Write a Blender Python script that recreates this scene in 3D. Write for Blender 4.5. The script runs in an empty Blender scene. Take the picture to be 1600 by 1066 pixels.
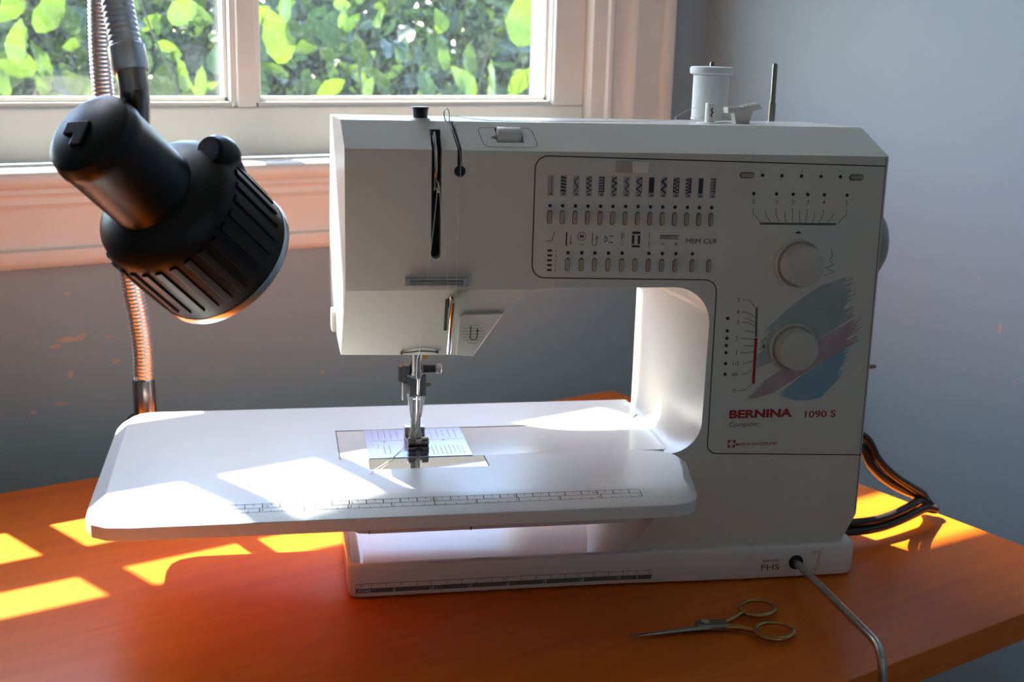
import bpy, bmesh, math, random
from mathutils import Vector, Matrix, Quaternion
from math import pi, sin, cos, radians

random.seed(7)
scene = bpy.context.scene
COL = scene.collection

# ------------------------------------------------------------------ camera
# room frame: X along the window wall, Y towards the window, Z up, table top at z = 0 (metres)
cam_d = bpy.data.cameras.new('camera')
cam_d.sensor_width = 36.0
cam_d.lens = 1950.0 / 1600.0 * 36.0
cam_d.clip_start = 0.02
cam_d.dof.use_dof = True
cam_d.dof.focus_distance = 0.80
cam_d.dof.aperture_fstop = 13.0
cam = bpy.data.objects.new('camera', cam_d)
COL.objects.link(cam)
_r = Vector((0.8256, -0.5637, 0.0260)); _u = Vector((0.1096, 0.2053, 0.9725)); _b = Vector((-0.5536, -0.8000, 0.2313))
cam.matrix_world = Matrix(((_r.x, _u.x, _b.x, -0.3483), (_r.y, _u.y, _b.y, -0.6749), (_r.z, _u.z, _b.z, 0.3558), (0, 0, 0, 1)))
scene.camera = cam

# ------------------------------------------------------------------ sky, sun, exposure
world = bpy.data.worlds.new('world'); scene.world = world
world.use_nodes = True
wn = world.node_tree; wn.nodes.clear()
sky = wn.nodes.new('ShaderNodeTexSky'); sky.sky_type = 'NISHITA'
sky.sun_disc = False; sky.sun_elevation = radians(54); sky.sun_rotation = radians(-12.4)
sky.air_density = 1.0; sky.dust_density = 0.6; sky.ozone_density = 1.0
wbg = wn.nodes.new('ShaderNodeBackground'); wbg.inputs['Strength'].default_value = 1.1
wout = wn.nodes.new('ShaderNodeOutputWorld')
wn.links.new(sky.outputs[0], wbg.inputs[0]); wn.links.new(wbg.outputs[0], wout.inputs[0])

SUN_DIR = Vector((0.22, -1.0, -1.43)).normalized()
sun_d = bpy.data.lights.new('sun', 'SUN'); sun_d.energy = 16.0; sun_d.angle = radians(0.55); sun_d.color = (1.0, 0.95, 0.87)
sun = bpy.data.objects.new('sun', sun_d); COL.objects.link(sun)
sun.rotation_euler = SUN_DIR.to_track_quat('-Z', 'Y').to_euler()
sun.location = (-1, 3, 4)

def portal(name, loc, rot, sx, sy):
    d = bpy.data.lights.new(name, 'AREA'); d.shape = 'RECTANGLE'; d.size = sx; d.size_y = sy
    d.cycles.is_portal = True
    o = bpy.data.objects.new(name, d); COL.objects.link(o); o.location = loc; o.rotation_euler = rot
portal('window_portal', (0.06, 0.60, 0.85), (radians(-90), 0, 0), 1.0, 1.25)

scene.view_settings.view_transform = 'Standard'
scene.view_settings.look = 'None'
scene.view_settings.gamma = 1.0
scene.view_settings.use_curve_mapping = False
scene.view_settings.exposure = 0.86

# ------------------------------------------------------------------ materials
def mat(name, color, rough=0.5, metal=0.0, spec=0.5, coat=0.0, coat_rough=0.05, bump=None, tint=None, trans=None):
    m = bpy.data.materials.new(name); m.use_nodes = True
    nt = m.node_tree; p = nt.nodes['Principled BSDF']
    p.inputs['Base Color'].default_value = (*color, 1)
    p.inputs['Roughness'].default_value = rough
    p.inputs['Metallic'].default_value = metal
    p.inputs['Specular IOR Level'].default_value = spec
    p.inputs['Coat Weight'].default_value = coat
    p.inputs['Coat Roughness'].default_value = coat_rough
    tc = nt.nodes.new('ShaderNodeTexCoord')
    if tint:                                            # (second colour, noise scale, contrast)
        c2, sc, lo, hi = tint
        n = nt.nodes.new('ShaderNodeTexNoise'); n.inputs['Scale'].default_value = sc; n.inputs['Detail'].default_value = 5
        rp = nt.nodes.new('ShaderNodeValToRGB'); rp.color_ramp.elements[0].position = lo; rp.color_ramp.elements[1].position = hi
        rp.color_ramp.elements[0].color = (*color, 1); rp.color_ramp.elements[1].color = (*c2, 1)
        nt.links.new(tc.outputs['Object'], n.inputs['Vector']); nt.links.new(n.outputs['Fac'], rp.inputs[0])
        nt.links.new(rp.outputs[0], p.inputs['Base Color'])
    if bump:
        sc, st, dist = bump
        n2 = nt.nodes.new('ShaderNodeTexNoise'); n2.inputs['Scale'].default_value = sc; n2.inputs['Detail'].default_value = 4
        b = nt.nodes.new('ShaderNodeBump'); b.inputs['Strength'].default_value = st; b.inputs['Distance'].default_value = dist
        nt.links.new(tc.outputs['Object'], n2.inputs['Vector']); nt.links.new(n2.outputs['Fac'], b.inputs['Height'])
        nt.links.new(b.outputs['Normal'], p.inputs['Normal'])
    return m

M = {}
M['shell'] = mat('ivory_plastic', (0.735, 0.70, 0.62), 0.28, tint=((0.70, 0.665, 0.59), 9, 0.3, 0.7), bump=(900, 0.05, 0.0002))
M['shell_gloss'] = mat('glossy_white_plastic', (0.79, 0.80, 0.79), 0.13, bump=(60, 0.03, 0.0004))
M['ext'] = mat('satin_white_plastic', (0.79, 0.80, 0.79), 0.27, bump=(60, 0.03, 0.0004))
M['base'] = mat('white_base_plastic', (0.80, 0.78, 0.77), 0.13, bump=(70, 0.03, 0.0004))
M['knob'] = mat('knob_plastic', (0.62, 0.59, 0.53), 0.35, bump=(500, 0.05, 0.0002))
M['wheel'] = mat('grey_wheel_plastic', (0.30, 0.28, 0.23), 0.4)
M['button'] = mat('button_plastic', (0.40, 0.33, 0.27), 0.25)
M['slider'] = mat('slider_light', (0.88, 0.83, 0.76), 0.35)
M['slider2'] = mat('slider_dark', (0.50, 0.45, 0.39), 0.35)
M['black'] = mat('black_plastic', (0.010, 0.011, 0.012), 0.30, bump=(400, 0.05, 0.0002))
M['black_matte'] = mat('black_matte', (0.008, 0.008, 0.008), 0.7)
M['ink'] = mat('dark_ink', (0.035, 0.033, 0.035), 0.6)
M['ink_grey'] = mat('grey_ink', (0.13, 0.125, 0.12), 0.6)
M['ink_pale'] = mat('pale_ink', (0.42, 0.40, 0.375), 0.5)
M['ink_white'] = mat('white_ink', (0.65, 0.62, 0.58), 0.6)
M['ink_red'] = mat('red_ink', (0.42, 0.014, 0.016), 0.5)
M['ink_teal'] = mat('teal_ink', (0.36, 0.42, 0.39), 0.45, tint=((0.50, 0.52, 0.48), 60, 0.45, 0.75))
M['ink_pink'] = mat('pink_ink', (0.48, 0.33, 0.36), 0.45, tint=((0.57, 0.46, 0.45), 60, 0.45, 0.75))
M['ink_blue'] = mat('blue_ink', (0.24, 0.42, 0.52), 0.45, tint=((0.36, 0.50, 0.56), 60, 0.45, 0.75))
M['chrome'] = mat('chrome', (0.80, 0.79, 0.77), 0.10, 1.0)
M['steel'] = mat('brushed_steel', (0.55, 0.53, 0.50), 0.28, 1.0, bump=(300, 0.08, 0.0002))
M['dark_steel'] = mat('dark_steel', (0.26, 0.24, 0.22), 0.26, 1.0)
M['plate'] = mat('needle_plate_steel', (0.50, 0.54, 0.68), 0.20, 1.0, bump=(200, 0.03, 0.0002))
M['mirror'] = mat('polished_steel', (0.86, 0.86, 0.86), 0.035, 1.0)
M['gold'] = mat('gilt_metal', (0.50, 0.29, 0.10), 0.14, 1.0)
M['thread'] = mat('white_thread', (0.85, 0.83, 0.80), 0.8, bump=(3000, 0.4, 0.0003))
M['brass'] = mat('amber_plastic', (0.80, 0.42, 0.10), 0.3)
M['gooseneck'] = mat('gooseneck_chrome', (0.86, 0.86, 0.92), 0.34, 1.0)
M['gooseneck_dark'] = mat('gooseneck_bronze', (0.42, 0.38, 0.36), 0.22, 1.0)
M['lamp'] = mat('lamp_black_enamel', (0.006, 0.0062, 0.0065), 0.36, spec=0.4, bump=(250, 0.04, 0.0002))
M['reflector'] = mat('lamp_reflector', (0.80, 0.80, 0.78), 0.25, 1.0)
M['bulb'] = mat('frosted_bulb', (0.85, 0.85, 0.82), 0.25)
M['cord'] = mat('dark_rubber_cord', (0.035, 0.027, 0.025), 0.28)
M['paint'] = mat('window_paint', (0.86, 0.84, 0.79), 0.38, tint=((0.82, 0.79, 0.73), 14, 0.35, 0.7), bump=(60, 0.10, 0.0008))
M['wall'] = mat('blue_grey_wall', (0.335, 0.440, 0.500), 0.62, tint=((0.355, 0.455, 0.510), 5, 0.3, 0.75), bump=(35, 0.12, 0.001))
M['room_wall'] = mat('far_room_wall', (0.84, 0.84, 0.82), 0.7, bump=(35, 0.1, 0.001))
M['ceiling'] = mat('white_ceiling', (0.75, 0.75, 0.73), 0.7, bump=(40, 0.1, 0.001))
M['floor'] = mat('floor_boards', (0.36, 0.24, 0.14), 0.45, tint=((0.27, 0.17, 0.10), 6, 0.3, 0.7), bump=(30, 0.1, 0.001))
M['chip'] = mat('bare_plaster', (0.62, 0.50, 0.40), 0.8, bump=(300, 0.3, 0.001))
M['soil'] = mat('garden_ground', (0.06, 0.05, 0.035), 0.9, bump=(20, 0.5, 0.02))
M['twig'] = mat('green_twig', (0.05, 0.06, 0.02), 0.6, bump=(200, 0.2, 0.001))

def wood_mat():
    m = bpy.data.materials.new('orange_wood'); m.use_nodes = True
    nt = m.node_tree; p = nt.nodes['Principled BSDF']
    tc = nt.nodes.new('ShaderNodeTexCoord'); mp = nt.nodes.new('ShaderNodeMapping')
    mp.inputs['Scale'].default_value = (2.2, 42, 42)
    n = nt.nodes.new('ShaderNodeTexNoise'); n.inputs['Scale'].default_value = 2.4; n.inputs['Detail'].default_value = 7; n.inputs['Roughness'].default_value = 0.62
    n.inputs['Distortion'].default_value = 0.5
    rp = nt.nodes.new('ShaderNodeValToRGB')
    e = rp.color_ramp.elements
    e[0].position = 0.28; e[0].color = (0.70, 0.130, 0.005, 1)
    e[1].position = 0.72; e[1].color = (0.82, 0.190, 0.008, 1)
    nt.links.new(tc.outputs['Object'], mp.inputs[0]); nt.links.new(mp.outputs[0], n.inputs['Vector'])
    nt.links.new(n.outputs['Fac'], rp.inputs[0]); nt.links.new(rp.outputs[0], p.inputs['Base Color'])
    b = nt.nodes.new('ShaderNodeBump'); b.inputs['Strength'].default_value = 0.05; b.inputs['Distance'].default_value = 0.0006
    nt.links.new(n.outputs['Fac'], b.inputs['Height']); nt.links.new(b.outputs['Normal'], p.inputs['Normal'])
    p.inputs['Roughness'].default_value = 0.34; p.inputs['Specular IOR Level'].default_value = 0.3
    return m
M['wood'] = wood_mat()

def glass_mat():
    m = bpy.data.materials.new('dusty_window_glass'); m.use_nodes = True
    nt = m.node_tree; nt.nodes.clear()
    out = nt.nodes.new('ShaderNodeOutputMaterial')
    tr = nt.nodes.new('ShaderNodeBsdfTransparent'); tr.inputs[0].default_value = (0.97, 0.985, 0.975, 1)
    gl = nt.nodes.new('ShaderNodeBsdfGlossy'); gl.inputs['Roughness'].default_value = 0.02
    m1 = nt.nodes.new('ShaderNodeMixShader'); m1.inputs[0].default_value = 0.06
    du = nt.nodes.new('ShaderNodeBsdfTranslucent'); du.inputs[0].default_value = (0.75, 0.77, 0.75, 1)
    m2 = nt.nodes.new('ShaderNodeMixShader')
    tc = nt.nodes.new('ShaderNodeTexCoord')
    n = nt.nodes.new('ShaderNodeTexNoise'); n.inputs['Scale'].default_value = 260; n.inputs['Detail'].default_value = 3
    rp = nt.nodes.new('ShaderNodeMapRange'); rp.inputs['From Min'].default_value = 0.45; rp.inputs['From Max'].default_value = 0.75
    rp.inputs['To Min'].default_value = 0.004; rp.inputs['To Max'].default_value = 0.022
    nt.links.new(tc.outputs['Object'], n.inputs['Vector']); nt.links.new(n.outputs['Fac'], rp.inputs['Value'])
    nt.links.new(rp.outputs[0], m2.inputs[0])
    nt.links.new(tr.outputs[0], m1.inputs[1]); nt.links.new(gl.outputs[0], m1.inputs[2])
    nt.links.new(m1.outputs[0], m2.inputs[1]); nt.links.new(du.outputs[0], m2.inputs[2])
    nt.links.new(m2.outputs[0], out.inputs[0])
    return m
M['glass'] = glass_mat()

def leaf_mat(name, col, tcol, rough=0.28, mixf=0.5):
    m = bpy.data.materials.new(name); m.use_nodes = True
    nt = m.node_tree; p = nt.nodes['Principled BSDF']; out = nt.nodes['Material Output']
    p.inputs['Base Color'].default_value = (*col, 1); p.inputs['Roughness'].default_value = rough
    t = nt.nodes.new('ShaderNodeBsdfTranslucent'); t.inputs[0].default_value = (*tcol, 1)
    mx = nt.nodes.new('ShaderNodeMixShader'); mx.inputs[0].default_value = mixf
    tc = nt.nodes.new('ShaderNodeTexCoord')
    n = nt.nodes.new('ShaderNodeTexNoise'); n.inputs['Scale'].default_value = 70
    mr = nt.nodes.new('ShaderNodeMapRange'); mr.inputs['To Min'].default_value = 0.75; mr.inputs['To Max'].default_value = 1.2
    mc = nt.nodes.new('ShaderNodeMix'); mc.data_type = 'RGBA'; mc.blend_type = 'MULTIPLY'; mc.inputs[0].default_value = 1.0
    mc.inputs[6].default_value = (*tcol, 1)
    nt.links.new(tc.outputs['Object'], n.inputs['Vector']); nt.links.new(n.outputs['Fac'], mr.inputs['Value'])
    nt.links.new(mr.outputs[0], mc.inputs[7]); nt.links.new(mc.outputs[2], t.inputs[0])
    nt.links.new(p.outputs[0], mx.inputs[1]); nt.links.new(t.outputs[0], mx.inputs[2]); nt.links.new(mx.outputs[0], out.inputs[0])
    return m
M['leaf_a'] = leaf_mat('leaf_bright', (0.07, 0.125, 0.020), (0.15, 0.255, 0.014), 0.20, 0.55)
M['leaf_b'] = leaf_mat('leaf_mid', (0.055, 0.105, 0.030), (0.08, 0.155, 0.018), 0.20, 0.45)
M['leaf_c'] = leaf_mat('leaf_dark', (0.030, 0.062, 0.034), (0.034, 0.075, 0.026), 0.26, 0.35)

# ------------------------------------------------------------------ mesh helpers
class MB:
    """collects shapes (in metres * scale) and links them as one mesh object"""
    def __init__(s, k=1.0): s.v = []; s.f = []; s.k = k
    def add(s, vs, fs):
        o = len(s.v); s.v += [tuple(v) for v in vs]; s.f += [tuple(i + o for i in f) for f in fs]
    def box(s, x0, x1, y0, y1, z0, z1):
        s.add([(x0,y0,z0),(x1,y0,z0),(x1,y1,z0),(x0,y1,z0),(x0,y0,z1),(x1,y0,z1),(x1,y1,z1),(x0,y1,z1)],
              [(0,3,2,1),(4,5,6,7),(0,1,5,4),(1,2,6,5),(2,3,7,6),(3,0,4,7)])
    def hexa(s, b, t):                                   # two 4-point rings
        s.add(list(b) + list(t), [(0,3,2,1),(4,5,6,7),(0,1,5,4),(1,2,6,5),(2,3,7,6),(3,0,4,7)])
    def lathe(s, prof, c=(0,0,0), axis=(0,0,1), n=32, cap=True):
        a = Vector(axis).normalized(); u = a.orthogonal().normalized(); w = a.cross(u); c = Vector(c)
        vs = []; fs = []; m = len(prof)
        for r, h in prof:
            for i in range(n):
                t = 2*pi*i/n; vs.append(c + a*h + (u*cos(t) + w*sin(t))*r)
        for j in range(m-1):
            for i in range(n):
                k2 = (i+1) % n; fs.append((j*n+i, j*n+k2, (j+1)*n+k2, (j+1)*n+i))
        if cap:
            fs.append(tuple(range(n-1, -1, -1))); fs.append(tuple((m-1)*n+i for i in range(n)))
        s.add(vs, fs)
    def cyl(s, a, b, r, r2=None, n=20):
        a = Vector(a); b = Vector(b); d = b - a
        s.lathe([(r, 0), (r if r2 is None else r2, d.length)], a, d, n)
    def tube(s, pts, r, n=12, cap=True):
        pts = [Vector(p) for p in pts]; vs = []; fs = []; m = len(pts)
        rs = r if isinstance(r, (list, tuple)) else [r]*m
        t0 = (pts[1]-pts[0]).normalized(); u = t0.orthogonal().normalized()
        for j, p in enumerate(pts):
            t = (pts[min(j+1, m-1)] - pts[max(j-1, 0)]).normalized()
            u = (u - t*u.dot(t)).normalized(); w = t.cross(u)
            for i in range(n):
                a = 2*pi*i/n; vs.append(p + (u*cos(a) + w*sin(a))*rs[j])
        for j in range(m-1):
            for i in range(n):
                k2 = (i+1) % n; fs.append((j*n+i, j*n+k2, (j+1)*n+k2, (j+1)*n+i))
        if cap:
            fs.append(tuple(range(n-1, -1, -1))); fs.append(tuple((m-1)*n+i for i in range(n)))
        s.add(vs, fs)
    def prism(s, pts, frm, d0, d1):                      # 2-D outline in frame (o, ex, ey, n) extruded from d0 to d1
        o, ex, ey, nn = [Vector(q) for q in frm]; n = len(pts)
        vs = [o + ex*x + ey*y + nn*d0 for x, y in pts] + [o + ex*x + ey*y + nn*d1 for x, y in pts]
        fs = [tuple(range(n-1, -1, -1)), tuple(range(n, 2*n))] + [(i, (i+1) % n, n+(i+1) % n, n+i) for i in range(n)]
        s.add(vs, fs)
    def build(s, name, material, parent=None, bevel=0, seg=2, smooth=35, wn=False):
        me = bpy.data.meshes.new(name)
        me.from_pydata([(x*s.k, y*s.k, z*s.k) for x, y, z in s.v], [], s.f)
        bm = bmesh.new(); bm.from_mesh(me)
        bmesh.ops.recalc_face_normals(bm, faces=bm.faces)
        if bevel:
            es = [e for e in bm.edges if len(e.link_faces) == 2 and e.calc_face_angle(0) > radians(28)]
            bmesh.ops.bevel(bm, geom=es, offset=bevel*s.k, segments=seg, profile=0.5, affect='EDGES', clamp_overlap=True)
        bm.to_mesh(me); bm.free()
        me.materials.append(M[material] if isinstance(material, str) else material)
        return link(name, me, parent, smooth, wn or bool(bevel))
def link(name, me, parent=None, smooth=35, wn=False):
    if smooth:
        for p in me.polygons: p.use_smooth = True
        me.set_sharp_from_angle(angle=radians(smooth))
    o = bpy.data.objects.new(name, me); COL.objects.link(o)
    if parent is not None: o.parent = parent
    if wn:
        w = o.modifiers.new('wn', 'WEIGHTED_NORMAL'); w.keep_sharp = True
    return o
def empty(name, loc=(0,0,0), rz=0.0):
    o = bpy.data.objects.new(name, None); COL.objects.link(o); o.location = loc; o.rotation_euler = (0,0,rz); o.empty_display_size = 0.02
    return o
def tag(o, label=None, cat=None, group=None, kind=None):
    if label: o['label'] = label
    if cat: o['category'] = cat
    if group: o['group'] = group
    if kind: o['kind'] = kind
    return o
def struct(o, label=None): o['kind'] = 'structure'; (label and o.__setitem__('label', label)); return o
def rrect(x0, x1, y0, y1, r, n=5):
    pts = []
    for cx, cy, a0 in ((x1-r, y0+r, -90), (x1-r, y1-r, 0), (x0+r, y1-r, 90), (x0+r, y0+r, 180)):
        for i in range(n+1):
            a = radians(a0 + 90*i/n); pts.append((cx + r*cos(a), cy + r*sin(a)))
    return pts
def spline(pts, per=10):
    P = [Vector(p) for p in pts]; out = []
    Q = [P[0]*2 - P[1]] + P + [P[-1]*2 - P[-2]]
    for i in range(1, len(Q)-2):
        a, b, c, d = Q[i-1:i+3]
        for k in range(per):
            t = k/per
            out.append(0.5*((2*b) + (c-a)*t + (2*a-5*b+4*c-d)*t*t + (3*b-a-3*c+d)*t**3))
    out.append(P[-1]); return out

_tc = {}
def text2d(s, bold=0.0):
    if (s, bold) in _tc: return _tc[(s, bold)]
    cu = bpy.data.curves.new('t', 'FONT'); cu.body = s; cu.size = 1.0; cu.offset = bold; cu.resolution_u = 3
    o = bpy.data.objects.new('t', cu); COL.objects.link(o)
    dg = bpy.context.evaluated_depsgraph_get(); dg.update()
    me = bpy.data.meshes.new_from_object(o.evaluated_get(dg))
    vs = [(v.co.x, v.co.y) for v in me.vertices]; fs = [tuple(p.vertices) for p in me.polygons]
    bpy.data.objects.remove(o); bpy.data.curves.remove(cu); bpy.data.meshes.remove(me)
    _tc[(s, bold)] = (vs, fs); return vs, fs

class Print:
    """flat print on a plane: ribbons, polygons and lettering in plane coordinates (mm)"""
    def __init__(s, o, ex, ey, lift=0.12):
        s.o = Vector(o); s.ex = Vector(ex).normalized(); s.ey = Vector(ey).normalized(); s.n = s.ex.cross(s.ey); s.lift = lift
        s.v = []; s.f = []
    def pt(s, x, y): return s.o + s.ex*x + s.ey*y + s.n*s.lift
    def poly(s, pts):
        o = len(s.v); s.v += [s.pt(*p) for p in pts]; s.f.append(tuple(range(o, o+len(pts))))
    def rect(s, x0, x1, y0, y1): s.poly([(x0,y0),(x1,y0),(x1,y1),(x0,y1)])
    def disc(s, x, y, r, n=16): s.poly([(x + r*cos(2*pi*i/n), y + r*sin(2*pi*i/n)) for i in range(n)])
    def line(s, pts, w, closed=False):
        P = [Vector((p[0], p[1])) for p in pts]; n = len(P); L = []; R = []
        for i in range(n):
            a = P[(i-1) % n] if (closed or i > 0) else P[i]; b = P[(i+1) % n] if (closed or i < n-1) else P[i]
            d1 = (P[i]-a); d2 = (b-P[i])
            d1 = d1.normalized() if d1.length > 1e-9 else d2.normalized(); d2 = d2.normalized() if d2.length > 1e-9 else d1
            t = (d1+d2); t = t.normalized() if t.length > 1e-6 else d1
            nn = Vector((-t.y, t.x)); c = max(0.45, nn.dot(Vector((-d1.y, d1.x))))
            L.append(P[i] + nn*(w/2/c)); R.append(P[i] - nn*(w/2/c))
        for i in range(n if closed else n-1):
            j = (i+1) % n; s.poly([R[i], R[j], L[j], L[i]])
    def text(s, st, x, y, size, bold=0.0, sx=1.0, align='L', rot=0, shear=0.0):
        vs, fs = text2d(st, bold)
        if not vs: return
        w = max(v[0] for v in vs); x0 = {'L': 0, 'C': -w/2, 'R': -w}[align]
        o = len(s.v)
        for a, b in vs:
            a = (a + x0 + b*shear)*size*sx; b = b*size
            if rot == 180: a, b = -a, -b
            s.v.append(s.pt(x+a, y+b))
        s.f += [tuple(i+o for i in f) for f in fs]
    def build(s, name, material, parent, k=0.001):
        me = bpy.data.meshes.new(name); me.from_pydata([v*k for v in s.v], [], s.f); me.materials.append(M[material])
        o = bpy.data.objects.new(name, me); COL.objects.link(o); o.parent = parent
        return o

# ================================================================== the room
YW = 0.44; XR = 0.687; FL = -0.74; CE = 1.75; XL = -2.3; YF = -2.4; TW = 0.12
OX0, OX1, OZ0, OZ1 = -0.47, 0.535, 0.235, 1.46          # window opening
b = MB()
b.box(XL, OX0, YW, YW+TW, FL, CE); b.box(OX1, XR+TW, YW, YW+TW, FL, CE)
b.box(OX0, OX1, YW, YW+TW, FL, OZ0); b.box(OX0, OX1, YW, YW+TW, OZ1, CE)
wall_back = struct(b.build('wall_back', 'wall', smooth=0), 'blue-grey painted wall under and beside the window')
b = MB(); b.box(XR, XR+TW, YF, YW, FL, CE)
wall_right = struct(b.build('wall_right', 'wall', smooth=0), 'blue-grey painted wall to the right of the sewing machine')
b = MB(); b.box(XL-TW, XL, YF, YW+TW, FL, CE); struct(b.build('wall_left', 'room_wall', smooth=0))
b = MB(); b.box(XL-TW, XR+TW, YF-TW, YF, FL, CE); struct(b.build('wall_front', 'room_wall', smooth=0))
b = MB(); b.box(XL-TW, XR+TW, YF-TW, YW+TW, FL-0.05, FL); struct(b.build('floor', 'floor', smooth=0))
b = MB(); b.box(XL-TW, XR+TW, YF-TW, YW+TW, CE, CE+0.05); struct(b.build('ceiling', 'ceiling', smooth=0))

# chips and marks in the wall paint
def chip(x, z, w, h, parent, wall='back'):
    n = 14; pts = []
    for i in range(n):
        a = 2*pi*i/n; r = random.uniform(0.55, 1.0); pts.append((w/2*r*cos(a), h/2*r*sin(a)))
    p = MB(0.001)
    fr = ((x, YW*1000-0.3, z), (1,0,0), (0,0,1), (0,1,0)) if wall == 'back' else ((XR*1000-0.3, x, z), (0,1,0), (0,0,1), (1,0,0))
    p.prism(pts, fr, 0, 0.25)
    return p.build('paint_chip', 'chip', parent, smooth=0)
for c in [(-57,89,32,8),(-70,84,14,5),(-45,92,10,4),(-17,64,9,6),(-58,57,7,9),(190,27,5,7),(-57,131,6,4),(-68,31,16,4),(-92,26,7,5),(-22,88,14,3),(-85,90,6,3),(235,95,5,3)]:
    chip(*c, wall_back)
chip(11, 105, 4, 14, wall_right, 'right'); chip(-10, 60, 4, 3, wall_right, 'right'); chip(40, 150, 3, 3, wall_right, 'right')

# ---- window (two sliding sashes, three panes wide)
win = struct(empty('window_1', (0, YW, OZ0)), 'white painted wooden sash window with dusty panes above the sewing table')
def wpart(name, boxes, material='paint', bevel=0.002, parent=win):
    p = MB()
    for bx in boxes: p.box(*bx)
    o = p.build(name, material, None, bevel=bevel, seg=2)
    o.parent = parent
    if parent is win: o.matrix_parent_inverse = Matrix.Translation((0, -YW, -OZ0))
    return o
SY0, SY1, GY = 0.452, 0.492, 0.474                        # lower sash
UY0, UY1, UG = 0.497, 0.535, 0.514                        # upper sash
GX = [(-0.405, -0.2105), (-0.1925, 0.1085), (0.134, 0.478)] # panes
LZ0, LZ1, LM0, LM1 = 0.2955, 0.620, 0.446, 0.469
UZ0, UZ1 = 0.773, 1.38
wpart('bottom_rail', [(-0.455, 0.520, SY0, SY1, 0.245, LZ0-0.004)], bevel=0.0025)
wpart('top_rail', [(-0.455, 0.520, SY0, SY1, LZ1, 0.675)])
for x0, x1 in ((-0.455, -0.405), (0.478, 0.520)):
    wpart('stile', [(x0, x1, SY0, SY1, LZ0-0.004, LZ1)])
for x0, x1 in ((-0.2105, -0.1925), (0.112, 0.131)):
    wpart('muntin', [(x0, x1, SY0, SY1, LZ0-0.004, LZ1)])
for x0, x1 in GX: wpart('muntin', [(x0, x1, GY-0.006, GY+0.016, LM0, LM1)])
for gi, (x0, x1) in enumerate(GX):                        # glazing beads round each light, stepped
    for z0, z1 in ((LZ0, LM0), (LM1, LZ1)):
        bd = 0.0055
        wpart('glazing_bead', [(x0, x1, SY0+0.004, GY-0.002, z0-0.006, z0+0.001), (x0, x1, SY0+0.011, GY-0.002, z0+0.001, z0+bd),
                               (x0-0.004, x0+0.002, SY0+0.004, GY-0.002, z0, z1), (x1-0.002, x1+0.004, SY0+0.004, GY-0.002, z0, z1),
                               (x0+0.002, x0+0.006, SY0+0.011, GY-0.002, z0, z1), (x1-0.006, x1-0.002, SY0+0.011, GY-0.002, z0, z1)], bevel=0.0008)
        wpart('pane', [(x0-0.004, x1+0.004, GY, GY+0.003, z0-0.002, z1+0.004)], 'glass', bevel=0)
wpart('upper_bottom_rail', [(-0.455, 0.520, UY0, UY1, 0.635, UZ0)])
wpart('upper_top_rail', [(-0.455, 0.520, UY0, UY1, UZ1, 1.455)])
for x0, x1 in ((-0.455, -0.405), (0.478, 0.520)): wpart('stile', [(x0, x1, UY0, UY1, UZ0, UZ1)])
for x0, x1 in ((-0.2105, -0.1925), (0.112, 0.131)): wpart('muntin', [(x0, x1, UY0, UY1, UZ0, UZ1)])
for x0, x1 in GX:
    wpart('pane', [(x0-0.004, x1+0.004, UG, UG+0.003, UZ0-0.004, UZ1+0.004)], 'glass', bevel=0)
wpart('jamb', [(OX1-0.013, OX1+0.0, YW-0.002, YW+TW, 0.24, OZ1), ], bevel=0.001)
wpart('jamb', [(OX0, OX0+0.013, YW-0.002, YW+TW, 0.24, OZ1)], bevel=0.001)
# stool (inner sill) with rounded nosing
p = MB()
prof = [(0.452, 0.2445), (0.405, 0.2445), (0.4008, 0.243), (0.399, 0.2395), (0.3995, 0.235), (0.402, 0.2305), (0.408, 0.2275), (0.452, 0.2275)]
n = len(prof)
p.add([(-0.56, y, z) for y, z in prof] + [(0.648, y, z) for y, z in prof], [tuple(range(n)), tuple(range(2*n-1, n-1, -1))] + [(i, n+i, n+(i+1) % n, (i+1) % n) for i in range(n)])
sill = p.build('window_sill', 'paint', None, smooth=50); sill.parent = win; sill.matrix_parent_inverse = Matrix.Translation((0, -YW, -OZ0))
# apron moulding under the sill
p = MB()
prof = [(YW, 0.2275), (0.411, 0.2275), (0.410, 0.2235), (0.4155, 0.2215), (0.4175, 0.218), (0.4165, 0.214), (0.4215, 0.210), (0.4225, 0.2085), (0.4225, 0.1755), (0.4185, 0.1735), (0.4185, 0.165), (0.4225, 0.159), (0.425, 0.158), (YW, 0.158)]
n = len(prof)
p.add([(-0.54, y, z) for y, z in prof] + [(0.628, y, z) for y, z in prof], [tuple(range(n)), tuple(range(2*n-1, n-1, -1))] + [(i, n+i, n+(i+1) % n, (i+1) % n) for i in range(n)])
struct(p.build('trim_1', 'paint', None, smooth=50), 'moulded white apron board under the window sill')
# casings: stop moulding, flat, outer band
def casing(name, sgn, x_in):
    prof = [(0.000, 0.452), (0.000, 0.438), (0.016, 0.434), (0.018, 0.431), (0.022, 0.430), (0.025, 0.434), (0.030, 0.436), (0.040, 0.434), (0.046, 0.4285), (0.049, 0.425), (0.0515, 0.4245), (0.0535, 0.4275), (0.090, 0.4275), (0.091, 0.423), (0.094, 0.4205), (0.103, 0.4205), (0.106, 0.4235), (0.106, YW), (0.106, 0.452)]
    p = MB(); n = len(prof)
    pr = [(x_in + sgn*d, y) for d, y in prof]
    p.add([(x, y, 0.2445) for x, y in pr] + [(x, y, 1.5) for x, y in pr], [tuple(range(n)), tuple(range(2*n-1, n-1, -1))] + [(i, n+i, n+(i+1) % n, (i+1) % n) for i in range(n)])
    return struct(p.build(name, 'paint', None, smooth=40), 'moulded white window casing board')
casing('trim_2', 1, 0.5195)
casing('trim_3', -1, -0.455)

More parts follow.
